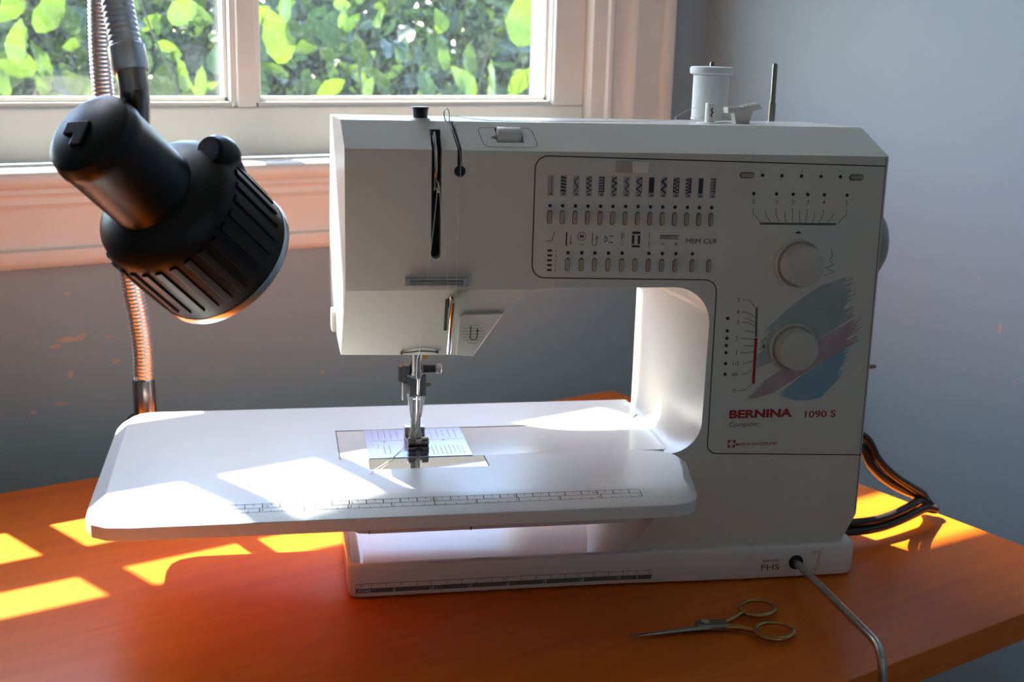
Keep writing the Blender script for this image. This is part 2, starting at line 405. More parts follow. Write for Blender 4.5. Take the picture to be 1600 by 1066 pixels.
# roof overhang outside, above the window
b = MB(); b.hexa([(-2.6,YW+TW,1.68),(2.2,YW+TW,1.68),(2.2,0.942,1.68),(-2.6,1.177,1.68)], [(-2.6,YW+TW,1.78),(2.2,YW+TW,1.78),(2.2,0.942,1.75),(-2.6,1.177,1.75)]); struct(b.build('eave', 'ceiling', smooth=0), 'roof overhang outside the window')

# ================================================================== garden behind the window
b = MB(); b.box(-4, 6, YW+TW+0.01, 7, FL-0.25, FL-0.2)
struct(b.build('ground', 'soil', smooth=0), 'dark garden soil outside the window')

def leaf_mesh(name, material, L=1.0, W=0.5, curl=0.12, fold=0.12, seed=0):
    rnd = random.Random(seed); rows = 12; vs = []; fs = []
    for i in range(rows+1):
        t = i/rows; w = W*0.5*(sin(pi*min(1, t**0.85*0.97+0.015))**0.8)*(1.06 - 0.22*t) if 0 < i < rows else 0.010
        y = L*t; z = -curl*L*(t*t) + 0.025*sin(t*7+seed)
        wl_ = w*(1 + rnd.uniform(-0.10, 0.07)); wr_ = w*(1 + rnd.uniform(-0.10, 0.07))
        vs += [(-wl_, y - 0.02*(i % 2), z + fold*w + rnd.uniform(-0.02, 0.02)), (0, y, z), (wr_, y - 0.02*(i % 2), z + fold*w + rnd.uniform(-0.02, 0.02))]
    for i in range(rows):
        a = i*3; fs += [(a, a+1, a+4, a+3), (a+1, a+2, a+5, a+4)]
    me = bpy.data.meshes.new(name); me.from_pydata(vs, [], fs); me.materials.append(M[material])
    for q in me.polygons: q.use_smooth = True
    return me
LM = {k: [leaf_mesh('leaf', k, 1.0, w, cu, fo, i) for i, (w, cu, fo) in enumerate([(0.55, 0.10, 0.15), (0.48, 0.25, 0.2), (0.62, 0.05, 0.1), (0.42, 0.18, 0.25)])] for k in ('leaf_a', 'leaf_b', 'leaf_c')}
hedge = tag(empty('hedge', (0.5, 1.2, FL-0.2)), 'leafy green hedge in sunlight seen through the window panes', 'hedge')
HI = Matrix.Translation((-0.5, -1.2, -(FL-0.2)))
def put_leaf(kind, pos, size, roll, tilt, yaw, k=0):
    # leaf blade stands in the X-Z plane: +Y of the mesh is turned up, then rolled about the view axis
    o = bpy.data.objects.new('leaf', LM[kind][k]); COL.objects.link(o)
    o.parent = hedge; o.matrix_parent_inverse = HI
    o.matrix_basis = Matrix.Translation(pos) @ Matrix.Rotation(roll, 4, 'Y') @ Matrix.Rotation(radians(90)+tilt, 4, 'X') @ Matrix.Rotation(yaw, 4, 'Y') @ Matrix.Scale(size, 4)
    return o
# the large leaves that can be told apart: (x, y, z of the leaf's foot, length, roll, kind)
hero = [(.430,1.05,.320,.085,-.4,'leaf_a'),(.425,1.06,.375,.080,.5,'leaf_a'),(.835,1.04,.352,.105,.25,'leaf_a'),(.556,1.05,.315,.062,.05,'leaf_a'),
        (.760,1.05,.272,.070,-.8,'leaf_a'),(.775,1.04,.275,.085,.75,'leaf_a'),(.825,1.05,.280,.060,.85,'leaf_a'),(.716,1.07,.312,.058,0,'leaf_a'),
        (.245,1.05,.270,.062,.3,'leaf_a'),(.300,1.06,.270,.045,.2,'leaf_a'),(.050,1.05,.315,.060,.3,'leaf_a'),(.095,1.05,.290,.060,-.2,'leaf_a'),
        (.085,1.06,.355,.065,.6,'leaf_a'),(.140,1.07,.352,.060,-.4,'leaf_b'),(.260,1.06,.378,.062,1.2,'leaf_a'),(.085,1.04,.272,.050,.1,'leaf_a'),
        (.600,1.10,.380,.050,1.0,'leaf_b'),(.770,1.09,.300,.070,.4,'leaf_a'),(.480,1.05,.275,.055,1.2,'leaf_a'),(.440,1.06,.300,.050,-1.1,'leaf_a'),
        (.650,1.11,.322,.050,.5,'leaf_b'),(.045,1.05,.275,.055,-.6,'leaf_a'),(.230,1.08,.300,.040,.2,'leaf_b'),(.610,1.06,.285,.060,-.75,'leaf_a'),
        (.385,1.04,.270,.050,.3,'leaf_b'),(.560,1.06,.265,.045,.6,'leaf_a'),(.690,1.07,.270,.050,-.3,'leaf_b'),(.180,1.06,.300,.060,.9,'leaf_a'),(.150,1.05,.270,.055,-.7,'leaf_a')]
for i, (x, y, z, L, ro, kd) in enumerate(hero):
    put_leaf(kd, (x, y, z), L, ro, random.uniform(-0.55, 0.25), random.uniform(-0.5, 0.5), i % 4)
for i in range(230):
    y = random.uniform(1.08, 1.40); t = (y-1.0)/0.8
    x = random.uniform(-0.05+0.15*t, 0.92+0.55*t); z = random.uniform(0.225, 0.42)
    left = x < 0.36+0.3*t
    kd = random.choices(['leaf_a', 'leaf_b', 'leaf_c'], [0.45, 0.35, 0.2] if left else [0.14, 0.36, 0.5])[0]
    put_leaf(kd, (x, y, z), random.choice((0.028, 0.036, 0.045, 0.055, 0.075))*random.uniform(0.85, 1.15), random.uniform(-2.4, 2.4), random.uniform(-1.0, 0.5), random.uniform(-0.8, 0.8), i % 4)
# the mass of small leaves behind
vs = []; fs = []; mi = []
base_leaf = [(-0.25,0.3,0.03),(0,0,0),(0.25,0.3,0.03),(0,0.5,-0.02),(-0.2,0.7,0.0),(0.2,0.7,0.0),(0,1,-0.12)]
base_f = [(1,2,3),(1,3,0),(0,3,4),(3,2,5),(4,3,6),(3,5,6)]
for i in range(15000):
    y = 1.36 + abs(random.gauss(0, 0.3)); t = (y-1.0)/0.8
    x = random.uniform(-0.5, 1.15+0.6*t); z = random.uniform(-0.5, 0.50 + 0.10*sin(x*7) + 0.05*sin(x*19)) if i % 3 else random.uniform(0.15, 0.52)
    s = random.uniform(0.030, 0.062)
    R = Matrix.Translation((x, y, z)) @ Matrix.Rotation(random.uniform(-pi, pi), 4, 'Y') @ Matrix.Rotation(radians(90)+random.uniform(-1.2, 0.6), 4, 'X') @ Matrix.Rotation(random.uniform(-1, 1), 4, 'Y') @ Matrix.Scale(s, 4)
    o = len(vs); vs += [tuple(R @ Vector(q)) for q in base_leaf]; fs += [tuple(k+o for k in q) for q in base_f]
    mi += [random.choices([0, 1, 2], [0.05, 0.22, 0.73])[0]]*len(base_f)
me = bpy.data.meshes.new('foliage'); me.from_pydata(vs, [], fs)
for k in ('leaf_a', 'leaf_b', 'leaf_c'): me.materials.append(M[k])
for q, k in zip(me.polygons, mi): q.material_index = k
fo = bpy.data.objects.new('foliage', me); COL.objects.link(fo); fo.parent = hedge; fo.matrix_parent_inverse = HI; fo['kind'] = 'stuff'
for i in range(14):
    x = 0.02 + i*0.068 + random.uniform(-0.02, 0.02); y = random.uniform(1.06, 1.14)
    p = MB(); pts = spline([(x, y, FL-0.2), (x+0.03, y+0.03, -0.2), (x+random.uniform(-0.05, 0.05), y, 0.15), (x+random.uniform(-0.08, 0.08), y-0.02, 0.31 + random.uniform(-0.03, 0.1))], 6)
    p.tube(pts, [0.0042 - 0.0028*j/(len(pts)-1) for j in range(len(pts))], 6)
    o = p.build('branch', 'twig', hedge); o.matrix_parent_inverse = HI

# ================================================================== table
TX0, TX1, TY0, TY1 = -1.15, 0.4705, -0.2443, 0.318
tb = tag(empty('table', (-0.3, 0.03, FL)), 'orange-stained wooden table top with square edges', 'table')
TI = Matrix.Translation((0.3, -0.03, -FL))
p = MB(); p.box(TX0, TX1, TY0, TY1, -0.0205, 0.0); o = p.build('tabletop', 'wood', tb, bevel=0.0012); o.matrix_parent_inverse = TI
for x in (TX0+0.06, 0.10):
    for y in (TY0+0.07, TY1-0.06):
        p = MB(); p.box(x-0.022, x+0.022, y-0.022, y+0.022, FL, -0.0205); o = p.build('leg', 'wood', tb, bevel=0.002); o.matrix_parent_inverse = TI
p = MB(); p.box(TX0+0.08, 0.08, TY1-0.075, TY1-0.055, -0.11, -0.0205); o = p.build('rail', 'wood', tb); o.matrix_parent_inverse = TI

# ================================================================== sewing machine (local mm: x along the machine, y to the back, z up)
TH = 0.4174
sm = tag(empty('sewing_machine', (0, 0, 0), -TH), 'white computerised sewing machine with button panel and two round dials', 'sewing machine')
K = 0.001
# ---- housing: C-shaped head, arm and column
def arc(cx, cz, rx, rz, a0, a1, n): return [(cx + rx*cos(radians(a0+(a1-a0)*i/n)), cz + rz*sin(radians(a0+(a1-a0)*i/n))) for i in range(n+1)]
foot_fillet = arc(206, 115, 23.4, 22, -90, -2, 10)                     # column running out into the bed
top_fillet = arc(205, 181, 25, 25, 2, 90, 10)                          # column up into the arm
low_curve = [(150,10.0),(158,11.2),(166,14.2),(174,19.0),(182,25.4),(190,33.6),(197,43),(202,53),(205.5,64),(207,76),(207,92.0)]
head_curve = spline([(124,206.3,0),(115,205.0,0),(107,201.8,0),(100.5,197.0,0),(95.2,191.5,0)], 3)
front = [(-8,161.9),(-5.5,205.5),(-5.8,292.6),(345.2,291.2),(346,44.5),(339,24.5)] + low_curve + [(x, z) for x, z in foot_fillet[1:]] + top_fillet + [(q.x, q.y) for q in head_curve] + [(77,159.0),(65,160.2)]
i_low = range(6, 6+len(low_curve)); i_foot = range(6+len(low_curve), 6+len(low_curve)+len(foot_fillet)-1); i_top = range(i_foot[-1]+1, i_foot[-1]+1+len(top_fillet))
def lay(y, f): return [(*f(x, z, i),) for i, (x, z) in enumerate(front)]
def tw(i, f):                                                         # the inner faces draw in towards the back and lose their fillets
    x, z = front[i]
    if i in i_foot: return (x + (216.0-x)*f, z)
    if i in i_top: return (x + (216.0-x)*f if z < 190 else x + (min(x, 212.0)-x)*f, z + (206-z)*f*(0.8 if z > 195 else 0.0))
    return (x, z)
def L0(x, z, i): return (x, 0.0, z)
def L1(x, z, i):
    if i == 2: return (-7.0, 24.0, 308.2)
    if i == 3: return (336.0, 24.0, 308.2)
    return (tw(i, 0.2)[0], 24.0, tw(i, 0.2)[1])
def L2(x, z, i):
    if i == 2: return (-9.2, 122.0, 305.6)
    if i == 3: return (336.0, 122.0, 305.6)
    if i == 0: return (-9.4, 122.0, 168.0)
    if i == 1: return (-10.4, 122.0, 205.5)
    return (tw(i, 1.0)[0], 122.0, tw(i, 1.0)[1])
vs = lay(0, L0) + lay(24, L1) + lay(122, L2); n = len(front)
fs = [tuple(range(n-1, -1, -1)), tuple(range(2*n, 3*n))]
for L in range(2):
    for i in range(n):
        j = (i+1) % n; fs.append((L*n+i, L*n+j, (L+1)*n+j, (L+1)*n+i))
me = bpy.data.meshes.new('housing'); me.from_pydata([(a*K, c*K, d*K) for a, c, d in vs], [], fs)
bm = bmesh.new(); bm.from_mesh(me); bmesh.ops.recalc_face_normals(bm, faces=bm.faces)
# crease across the head front, below which the front leans back; taper above the base
for zc, xr in ((205.9, (-1, 0.119)), (44.5, (0.15, 1))):
    ff = [f for f in bm.faces if all(abs(v.co.y) < 1e-6 for v in f.verts)]
    g = list({v for f in ff for v in f.verts}) + list({e for f in ff for e in f.edges}) + ff
    bmesh.ops.bisect_plane(bm, geom=g, plane_co=(0, 0, zc*K), plane_no=(0, 0, 1), dist=1e-6)
for v in bm.verts:
    if abs(v.co.y) < 1e-6:
        z = v.co.z*1000; x = v.co.x*1000
        if x < 119 and z < 205.8: v.co.y = (205.9 - z)/42*13.0*K
        if x > 160 and z < 44.0: v.co.y = max(0.0, (44.5 - z)/20*4.0)*K
bmesh.ops.dissolve_degenerate(bm, dist=1e-6, edges=bm.edges)
es = [e for e in bm.edges if len(e.link_faces) == 2 and e.calc_face_angle(0) > radians(27)]
bmesh.ops.bevel(bm, geom=es, offset=2.2*K, segments=3, profile=0.5, affect='EDGES', clamp_overlap=True)
bm.to_mesh(me); bm.free(); me.materials.append(M['shell'])
housing = bpy.data.objects.new('housing', me); COL.objects.link(housing); housing.parent = sm
# recesses cut into the housing
cut = MB(K)
cut.prism(rrect(46.9, 53.0, 225.5, 330, 3.0), ((0,0,0),(1,0,0),(0,0,1),(0,1,0)), -5, 17)       # take-up lever slot
cut.prism([(62.6,282),(65.4,282),(65.4,292.5),(61.6,318),(58.6,318),(62.6,292.5)], ((0,0,0),(1,0,0),(0,0,1),(0,1,0)), -5, 30)   # thread slit
cut.lathe([(3.6, -5), (3.6, 10)], (64.2, 0, 279.5), (0, 1, 0), 20)
cut.prism(rrect(88.0, 105.0, 296.5, 304.6, 0.4), ((0,0,0),(1,0,0),(0,0,1),(0,1,0)), -5, 22)    # tension dial window
cme = bpy.data.meshes.new('cut'); cme.from_pydata([(a*K, c*K, d*K) for a, c, d in cut.v], [], cut.f)
bm = bmesh.new(); bm.from_mesh(cme); bmesh.ops.recalc_face_normals(bm, faces=bm.faces); bm.to_mesh(cme); bm.free()
cobj = bpy.data.objects.new('cut', cme); COL.objects.link(cobj); cobj.parent = sm
bo = housing.modifiers.new('b', 'BOOLEAN'); bo.operation = 'DIFFERENCE'; bo.object = cobj; bo.solver = 'EXACT'; bo.use_self = True
dg = bpy.context.evaluated_depsgraph_get(); dg.update()
hm = bpy.data.meshes.new_from_object(housing.evaluated_get(dg))
housing.modifiers.clear()
if len(hm.polygons) > 60: housing.data = hm
bpy.data.objects.remove(cobj)
for q in housing.data.polygons: q.use_smooth = True
housing.data.set_sharp_from_angle(angle=radians(32)); w = housing.modifiers.new('wn', 'WEIGHTED_NORMAL'); w.keep_sharp = True

def P(k=K): return MB(k)
# black linings of the slots
p = P(); p.box(47.2, 52.7, 8, 16.5, 226, 304); p.build('slot_lining', 'black_matte', sm, smooth=0)
p = P(); p.box(62.8, 65.2, 6, 13.5, 279, 292.5); p.hexa([(62.8,6,292.5),(65.2,6,292.5),(65.2,13.5,292.5),(62.8,13.5,292.5)], [(59.6,21,305.2),(62.2,21,305.2),(62.2,27,305.2),(59.6,27,305.2)]); p.lathe([(3.4, 3.0), (3.4, 9.5)], (64.2, 0, 279.5), (0, 1, 0), 16); p.build('slot_lining', 'black', sm, smooth=0)
p = P(); p.box(88.2, 104.8, 19, 21.5, 296.6, 304.5); p.build('dial_well', 'black_matte', sm, smooth=0)
p = P(); p.lathe([(2.5, 0), (5.7, 0.4), (6.0, 1), (6.0, 5.4), (5.8, 5.6), (5.8, 15.0), (5.4, 15.6)], (89.0, 17.6, 299.6), (1, 0, 0), 32); d = p.build('tension_dial', 'slider', sm)
p = P(); p.add([(84.0, 8.2, 299.6), (88.6, 9.6, 301.2), (88.6, 7.2, 298.0)], [(0, 1, 2)]); p.add([(84.0, 9.2, 299.6), (88.6, 10.6, 301.2), (88.6, 8.2, 298.0)], [(2, 1, 0)]); p.build('dial_pointer', 'button', sm, smooth=0)
# take-up lever
p = P(); p.tube(spline([(49.6, 12, 262), (49.8, 4, 276), (49.6, 2.5, 288), (49.2, 5.5, 297), (48.8, 10, 304)], 6), [1.1]*25, 8); p.tube(spline([(50.3, 2.6, 274), (51.6, 1.2, 270), (51.4, 2.5, 266.5), (50.0, 3.0, 269)], 5), 0.55, 6); p.build('take_up_lever', 'chrome', sm)
# wire loop guide on the top
p = P(); p.tube(spline([(58.6, 24, 306), (57.4, 23, 310), (57.0, 23, 314), (58.2, 23, 316), (59.8, 23, 314.5), (60.2, 23, 310.5), (60.0, 20, 308), (61.6, 17, 303.5)], 6), 0.42, 8); p.build('wire_guide', 'chrome', sm)
# presser foot pressure knob
p = P(); p.lathe([(6.6, -0.6), (6.6, 0.8), (5.6, 1.6), (5.2, 2.0)], (43.0, 31, 307.6), (0, 0, 1), 28); p.build('knob_collar', 'shell', sm)
p = P(); p.lathe([(4.2, 1.2), (4.5, 2.0), (4.9, 7.0), (5.3, 7.6), (5.3, 8.4), (4.9, 8.9), (1.0, 9.0)], (43.0, 31, 307.6), (0, 0, 1), 28); p.build('pressure_knob', 'black', sm)
# lines round the control panel and the tension dial
FR = ((0,0,0), (1,0,0), (0,0,1))
g = Print(*FR)
a = [(343.4, 285.0), (119, 289.4)] + [(119 - 8*sin(radians(t)), 281.4 + 8*cos(radians(t))) for t in range(15, 91, 15)] + [(110.9, 222)] + \
    [(119 - 8*cos(radians(t)), 221 - 8*sin(radians(t))) for t in range(0, 91, 15)] + [(226, 210.8)] + [(225.5 + 8*sin(radians(t)), 202.8 + 8*cos(radians(t))) for t in range(10, 91, 20)] + \
    [(234.2, 104)] + [(241 - 6.8*cos(radians(t)), 99 - 6.8*sin(radians(t))) for t in range(0, 91, 15)] + [(345.4, 87.6)]
g.line(a, 0.75)
g.line([(343.4, 290.5), (345.0, 46)], 0.5)
g.build('panel_seam', 'ink', sm)
fy = 24/28.2; fz = 15/28.2
g = Print((0, 0, 292.4), (1,0,0), (0, 24, 15.8), lift=0.25)
g.line([(x + (y-3)*(-0.12), y) for x, y in rrect(79.5, 113.5, 3.2, 22.5, 4)], 0.45, True); g.build('dial_frame_line', 'ink_grey', sm)
# ---- control buttons, indicator lamps
def pill(cx, cz, w, h, d, name='button', m='button', y=0.0):
    p = P(); r = min(w, h)/2
    pts = rrect(cx-w/2, cx+w/2, cz-h/2, cz+h/2, r*0.98, 5)
    n = len(pts)
    ins = [(cx + (x-cx)*0.72, cz + (z-cz)*(1-0.28*w/h if h > w else 0.72)) for x, z in pts]
    p.add([(x, y+0.2, z) for x, z in pts] + [(x, y-d*0.65, z) for x, z in pts] + [(x, y-d, z) for x, z in ins],
          [tuple(range(2*n, 3*n))] + [(i, (i+1) % n, n+(i+1) % n, n+i) for i in range(n)] + [(n+i, n+(i+1) % n, 2*n+(i+1) % n, 2*n+i) for i in range(n)])
    return p.build(name, m, sm, smooth=50)
def lamp_dot(x, z): 
    p = P(); p.lathe([(1.15, -0.2), (1.15, 0.25), (0.9, 0.4)], (x, 0, z), (0, -1, 0), 14); return p.build('indicator_lamp', 'black', sm)
C1 = [121.1 + (226.7-121.1)*i/13 for i in range(14)]
def surround(o, pts):
    q = Print(*FR, lift=0.06); q.poly(pts); q.build('button_surround', 'ink', o)
for i, x in enumerate(C1):
    z = 251.5 - 1.6*i/13; surround(pill(x, z, 2.5, 7.9, 2.2), rrect(x-1.62, x+1.62, z-4.4, z+4.4, 1.6, 4)); lamp_dot(x, 258.7 - 1.0*i/13)
for x in (133.7, 142.6, 151.2, 160.1, 169.0, 177.8, 186.7, 195.6, 204.6, 215.9, 227.2):
    z = 221.5 - 1.6*(x-133.7)/93.5; surround(pill(x, z, 2.5, 7.7, 2.2), rrect(x-1.62, x+1.62, z-4.3, z+4.3, 1.6, 4))
for x in (133.7, 142.6, 151.2, 160.1, 169.0, 186.7, 195.6, 204.6, 215.7): lamp_dot(x, 229.0 - 1.1*(x-133.7)/82)
for x0, x1, z in ((244.5, 253.6, 278.5), (319.2, 328.5, 277.6)):
    surround(pill((x0+x1)/2, z, x1-x0, 2.8, 1.6), rrect(x0-0.5, x1+0.5, z-1.9, z+1.9, 1.9, 4))
for x in (259.4, 272.6, 285.9, 299.3, 312.7): lamp_dot(x, 278.5 - 0.6*(x-259)/53)
for x in (254.4, 269.9, 281.2, 291.3, 302.7, 318.4): lamp_dot(x, 266.8 - 0.8*(x-254)/64)
for x, z in ((242.5,185.1),(242.7,176.7),(242.8,171.7),(242.8,166.8),(242.9,161.9),(243.1,154.5),(243.3,147.2)): lamp_dot(x, z)
# slide switch
p = P(); p.box(162.4, 172.6, -1.4, 0.5, 279.6, 286.8); p.build('slide_switch_track', 'slider2', sm, bevel=0.3)
p = P(); p.box(172.6, 183.0, -2.6, 0.5, 279.4, 286.8); p.build('slide_switch', 'slider', sm, bevel=0.5)
# ---- stitch symbols
for i, x in enumerate(C1):
    pale = Print(*FR, lift=0.08); g = Print(*FR)
    z0, z1 = 264.9 - 1.1*i/13, 277.6 - 1.1*i/13; x0, x1 = x-2.0, x+2.0
    pale.rect(x0, x1, z0, z1)
    zz = lambda a, c, k: [(x + (a if j % 2 else c), z1-0.6 - (z1-z0-3.2)*j/k) for j in range(k+1)]
    if i == 0: g.line([(x+0.6, z1-0.5), (x+0.6, z0+3)], 0.35)
    elif i == 1:
        for q in range(5): g.line([(x-1.6, z1-1-2*q), (x+1.6, z1-1.8-2*q)], 1.1)
    elif i == 2: g.line(zz(-1.2, 1.2, 3), 0.6)
    elif i == 3: g.line(zz(-1.5, 1.6, 7), 0.65)
    elif i == 4:
        g.line([(x+1.5, z1-0.5), (x+1.5, z0+2.6)], 0.6)
        for q in range(6): g.line([(x-1.7, z1-1.2-1.7*q), (x+1.5, z1-0.9-1.7*q)], 0.75)
    elif i == 5: g.line(zz(-1.3, 1.6, 5), 0.75)
    elif i == 6: g.line(zz(-0.8, 1.5, 4), 0.6); 
    elif i == 7: g.line(zz(-1.6, 1.5, 4), 0.7); g.line([(x+1.7, z1-0.4), (x+1.7, z0+3)], 0.4)
    elif i == 8: g.rect(x-1.6, x+1.6, z0+2.8, z1-0.4)
    elif i == 9: g.line(zz(-1.5, 1.5, 4), 1.1)
    elif i == 10: g.line(zz(-1.6, 1.4, 8), 0.7); g.line([(x+1.7, z1-0.4), (x+1.7, z0+3)], 0.5); g.line([(x-1.7, z1-0.4), (x-1.7, z0+3)], 0.5)
    elif i == 11: g.line(zz(-1.6, 1.6, 9), 0.85); g.line([(x+1.2, z1-0.4), (x+1.2, z0+3)], 0.9)
    elif i == 12: g.line([(x, z1-0.4), (x, z0+2.7)], 2.6)
    else:
        for q in range(5): g.line([(x-1.4, z1-1-1.9*q), (x+1.5, z1-0.6-1.9*q), (x+0.6, z1-2.3-1.9*q)], 0.5)
    g.line([(x-0.8, z0+0.6), (x+0.9, z0+1.0), (x-0.2, z0+1.8)], 0.5)
    so = pale.build('stitch_symbol', 'ink_pale', sm); g.build('stitch_pattern', 'ink', so)
# second row of symbols
g = Print(*FR)
g.line([(119.2,236.6),(123.0,236.6),(123.6,238.6),(124.4,241.4)], 0.4); g.disc(124.5,241.8,0.35)
g.build('presser_symbol', 'ink', sm)
g = Print(*FR)
g.line([(132.4,242.2),(132.4,233.4)], 0.9); g.line([(135.2,240.4),(135.2,234.6)], 0.4); g.poly([(134.6,235.6),(135.8,235.6),(135.2,233.6)])
g.build('needle_stop_symbol', 'ink', sm)
g = Print(*FR)
g.line([(142.2+2.6*cos(2*pi*i/20), 239.4+2.6*sin(2*pi*i/20)) for i in range(20)], 0.35, True); g.text('M', 142.2, 238.3, 3.2, bold=0.02, align='C'); g.text('1/2', 142.2, 233.4, 2.4, align='C')
g.build('half_speed_symbol', 'ink', sm)
g = Print(*FR)
g.line([(149.2,241.8),(149.2,235)]+[(150.6-1.4*cos(radians(t)),235-1.4*sin(radians(t))) for t in range(20,181,20)]+[(152.0,238)], 0.4); g.poly([(151.5,238),(152.7,238),(152.1,240)])
g.build('reverse_symbol', 'ink', sm)
g = Print(*FR)
for dz in (2, -2): g.line([(159.6,237.4+dz),(161.8,237.4+dz)], 0.35); g.poly([(161.4,236.8+dz),(161.4,238.0+dz),(162.8,237.4+dz)])
g.line([(157.4,239.6),(157.4,235.4)], 0.4); g.line([(157.4,239.4),(158.8,238.4),(158.8,236.6),(157.4,235.6)], 0.4)
g.build('mirror_symbol', 'ink', sm)
g = Print(*FR)
g.line([(168.2,241.4),(169.4,240.8),(169.6,239.2),(169.2,238)], 0.4); g.line([(168.2,241.4),(168.2,236.8)], 0.4)
for q in range(3): g.disc(168.3,235.6-1.2*q,0.25); g.disc(169.6,236.2-1.2*q,0.25)
g.build('pattern_end_symbol', 'ink', sm)
g = Print(*FR)
g.rect(175.0,180.4,240.8,242.3); g.rect(175.0,180.4,232.2,233.6); g.rect(175.0,176.6,234.4,240.0); g.rect(178.8,180.4,234.4,240.0)
g.build('buttonhole_symbol', 'ink', sm)
g = Print(*FR)
g.line([(186.4,241.6),(186.4,237.8)], 0.4); g.line([(186.4,236.2),(186.4,232.8)], 0.4)
g.build('long_stitch_symbol', 'ink', sm)
g = Print(*FR)
for q in range(9): g.line([(193.4+q*1.3,238.0),(194.5+q*1.3,239.8)], 0.55 if q < 5 else 0.4)
g.line([(193.4,240.0),(206.4,239.8)], 0.35); g.line([(193.4,237.8),(206.0,237.6)], 0.35)
g.line([(194.4,234.3),(196.6,234.3)], 0.4); g.line([(203.0,234.2),(205.4,234.2)], 0.4); g.line([(204.2,233.0),(204.2,235.4)], 0.4)
g.build('balance_symbol', 'ink', sm)
g = Print(*FR)
g.text('MEM', 210.7, 234.6, 4.5, sx=1.1)
g.build('memory_lettering', 'ink', sm)
g = Print(*FR)
g.text('CLR', 222.4, 234.5, 4.5, sx=1.18)
g.build('clear_lettering', 'ink', sm)
for i, z in enumerate((230.4, 227.3, 224.2, 221.1, 218.0)):
    g = Print(*FR); g.rect(120.5, 123.5, z-0.7, z+0.7); g.text('12356'[i], 125.3, z-1.0, 2.5); g.build('buttonhole_bar', 'ink', sm)
# ---- scale of the upper dial
g = Print(*FR)
top = [(254.5,257.5),(263.3,255.8),(270.2,257.5),(276.3,255.3),(281.5,257.5),(286.6,255.9),(291.7,256.8),(297.0,254.7),(302.9,256.5),(310.2,254.2),(318.8,256.9)]
mid = [(254.8,254.1),(263.9,252.6),(270.3,254.5),(276.6,251.9),(281.8,253.0),(286.8,252.3),(291.7,253.0),(296.8,251.5),(302.9,253.1),(309.3,251.5),(318.9,253.1)]
bot = [(260.2,248.5),(266.9,248.6),(272.9,248.6),(277.8,248.4),(282.5,248.2),(287.1,248.0),(291.1,247.9),(295.7,247.8),(300.5,247.7),(306.2,247.7),(313.8,247.8)]
for q in zip(top, mid, bot): g.line(q, 0.42)
g.line([(260.0,247.5),(312.6,247.0)], 1.5)
for s_, x, z in zip('012345', (254.6,270.2,281.4,291.6,302.8,318.6), (261.8,261.6,261.4,261.4,261.4,261.0)): g.text(s_, x, z-1.5, 4.3, bold=0.006, align='C')
for s_, x in zip(('<>', '<', '0', '>', '<>'), (259.4, 272.6, 285.9, 299.3, 312.7)): g.text(s_, x, 280.8, 2.3, align='C')
g.line([(310.1,231.3),(311.8,226.3),(310.4,223.2),(313.1,220.1),(307.6,218.2),(314.4,215.5),(306.9,212.8)], 0.4)
# scale of the lower dial
for s_, x, z in zip(('5','4','3','2','1','1/2'), (249.3,249.2,249.4,249.6,249.8,250.0), (197.4,189.1,182.5,171.5,161.8,154.4)): g.text(s_, x, z-1.4, 4.0, bold=0.006, align='C')
for q in range(4): g.line([(248.4+q*1.0,145.8),(248.4+q*1.0,148.2)], 0.45)
g.line([(248.0,147.0),(251.8,147.0)], 0.3); g.text('0', 250.3, 134.4, 4.0, align='C')
st = [(251.9,197.3),(252.1,189.1),(254.5,185.0),(252.2,182.4),(254.4,176.5),(252.1,171.5),(254.6,166.6),(252.6,161.7),(255.1,154.3),(255.2,146.9),(252.7,135.7)]
md = [(256.3,197.3),(255.9,189.0),(257.2,184.5),(256.7,182.1),(256.6,176.5),(256.0,171.2),(257.6,166.3),(256.7,161.6),(257.5,154.6),(257.5,147.1),(257.6,135.8)]
en = [(261.7,191.6),(261.5,185.4),(261.8,181.7),(261.9,179.3),(262.3,175.0),(262.4,170.5),(262.4,166.2),(262.5,162.2),(262.0,156.1),(261.8,149.7),(262.9,140.7)]
for q in zip(st, md, en): g.line(q, 0.42)
g.line([(262.0,192.2),(263.0,172.0)], 1.5)
g.text('Computer', 248.4, 110.8, 4.4, bold=0.008, sx=1.14)
g.build('dial_scales', 'ink_grey', sm)
g = Print(*FR); g.poly([(284.2,240.9),(289.4,240.9),(286.8,242.7)]); g.poly([(267.8,165.9),(269.4,164.2),(269.4,167.6)]); g.build('dial_pointers', 'ink', sm)
g = Print(*FR)
g.line([(263.1,171.5),(263.5,140.2)], 2.0); g.build('scale_bar', 'ink_red', sm); g = Print(*FR)
g.text('BERNINA', 247.8, 116.8, 7.6, bold=0.045, sx=1.40); g.build('brand_lettering', 'ink_red', sm); g = Print(*FR)
g.text('1090 S', 300.2, 115.6, 6.6, bold=0.012, sx=1.33); g.build('model_lettering', 'ink_red', sm); g = Print(*FR)
g.text('MADE IN SWITZERLAND', 254.2, 97.2, 2.7, bold=0.025, sx=0.98)
for x0, x1, z0, z1 in ((248.4,250.0,96.2,97.9),(248.4,250.0,99.5,101.2),(252.2,253.8,96.2,97.9),(252.2,253.8,99.5,101.2),(248.4,248.9,96.2,101.2),(253.3,253.8,96.2,101.2),(248.4,253.8,96.2,96.7),(248.4,253.8,100.7,101.2)): g.rect(x0, x1, z0, z1)
g.build('origin_lettering', 'ink_red', sm)
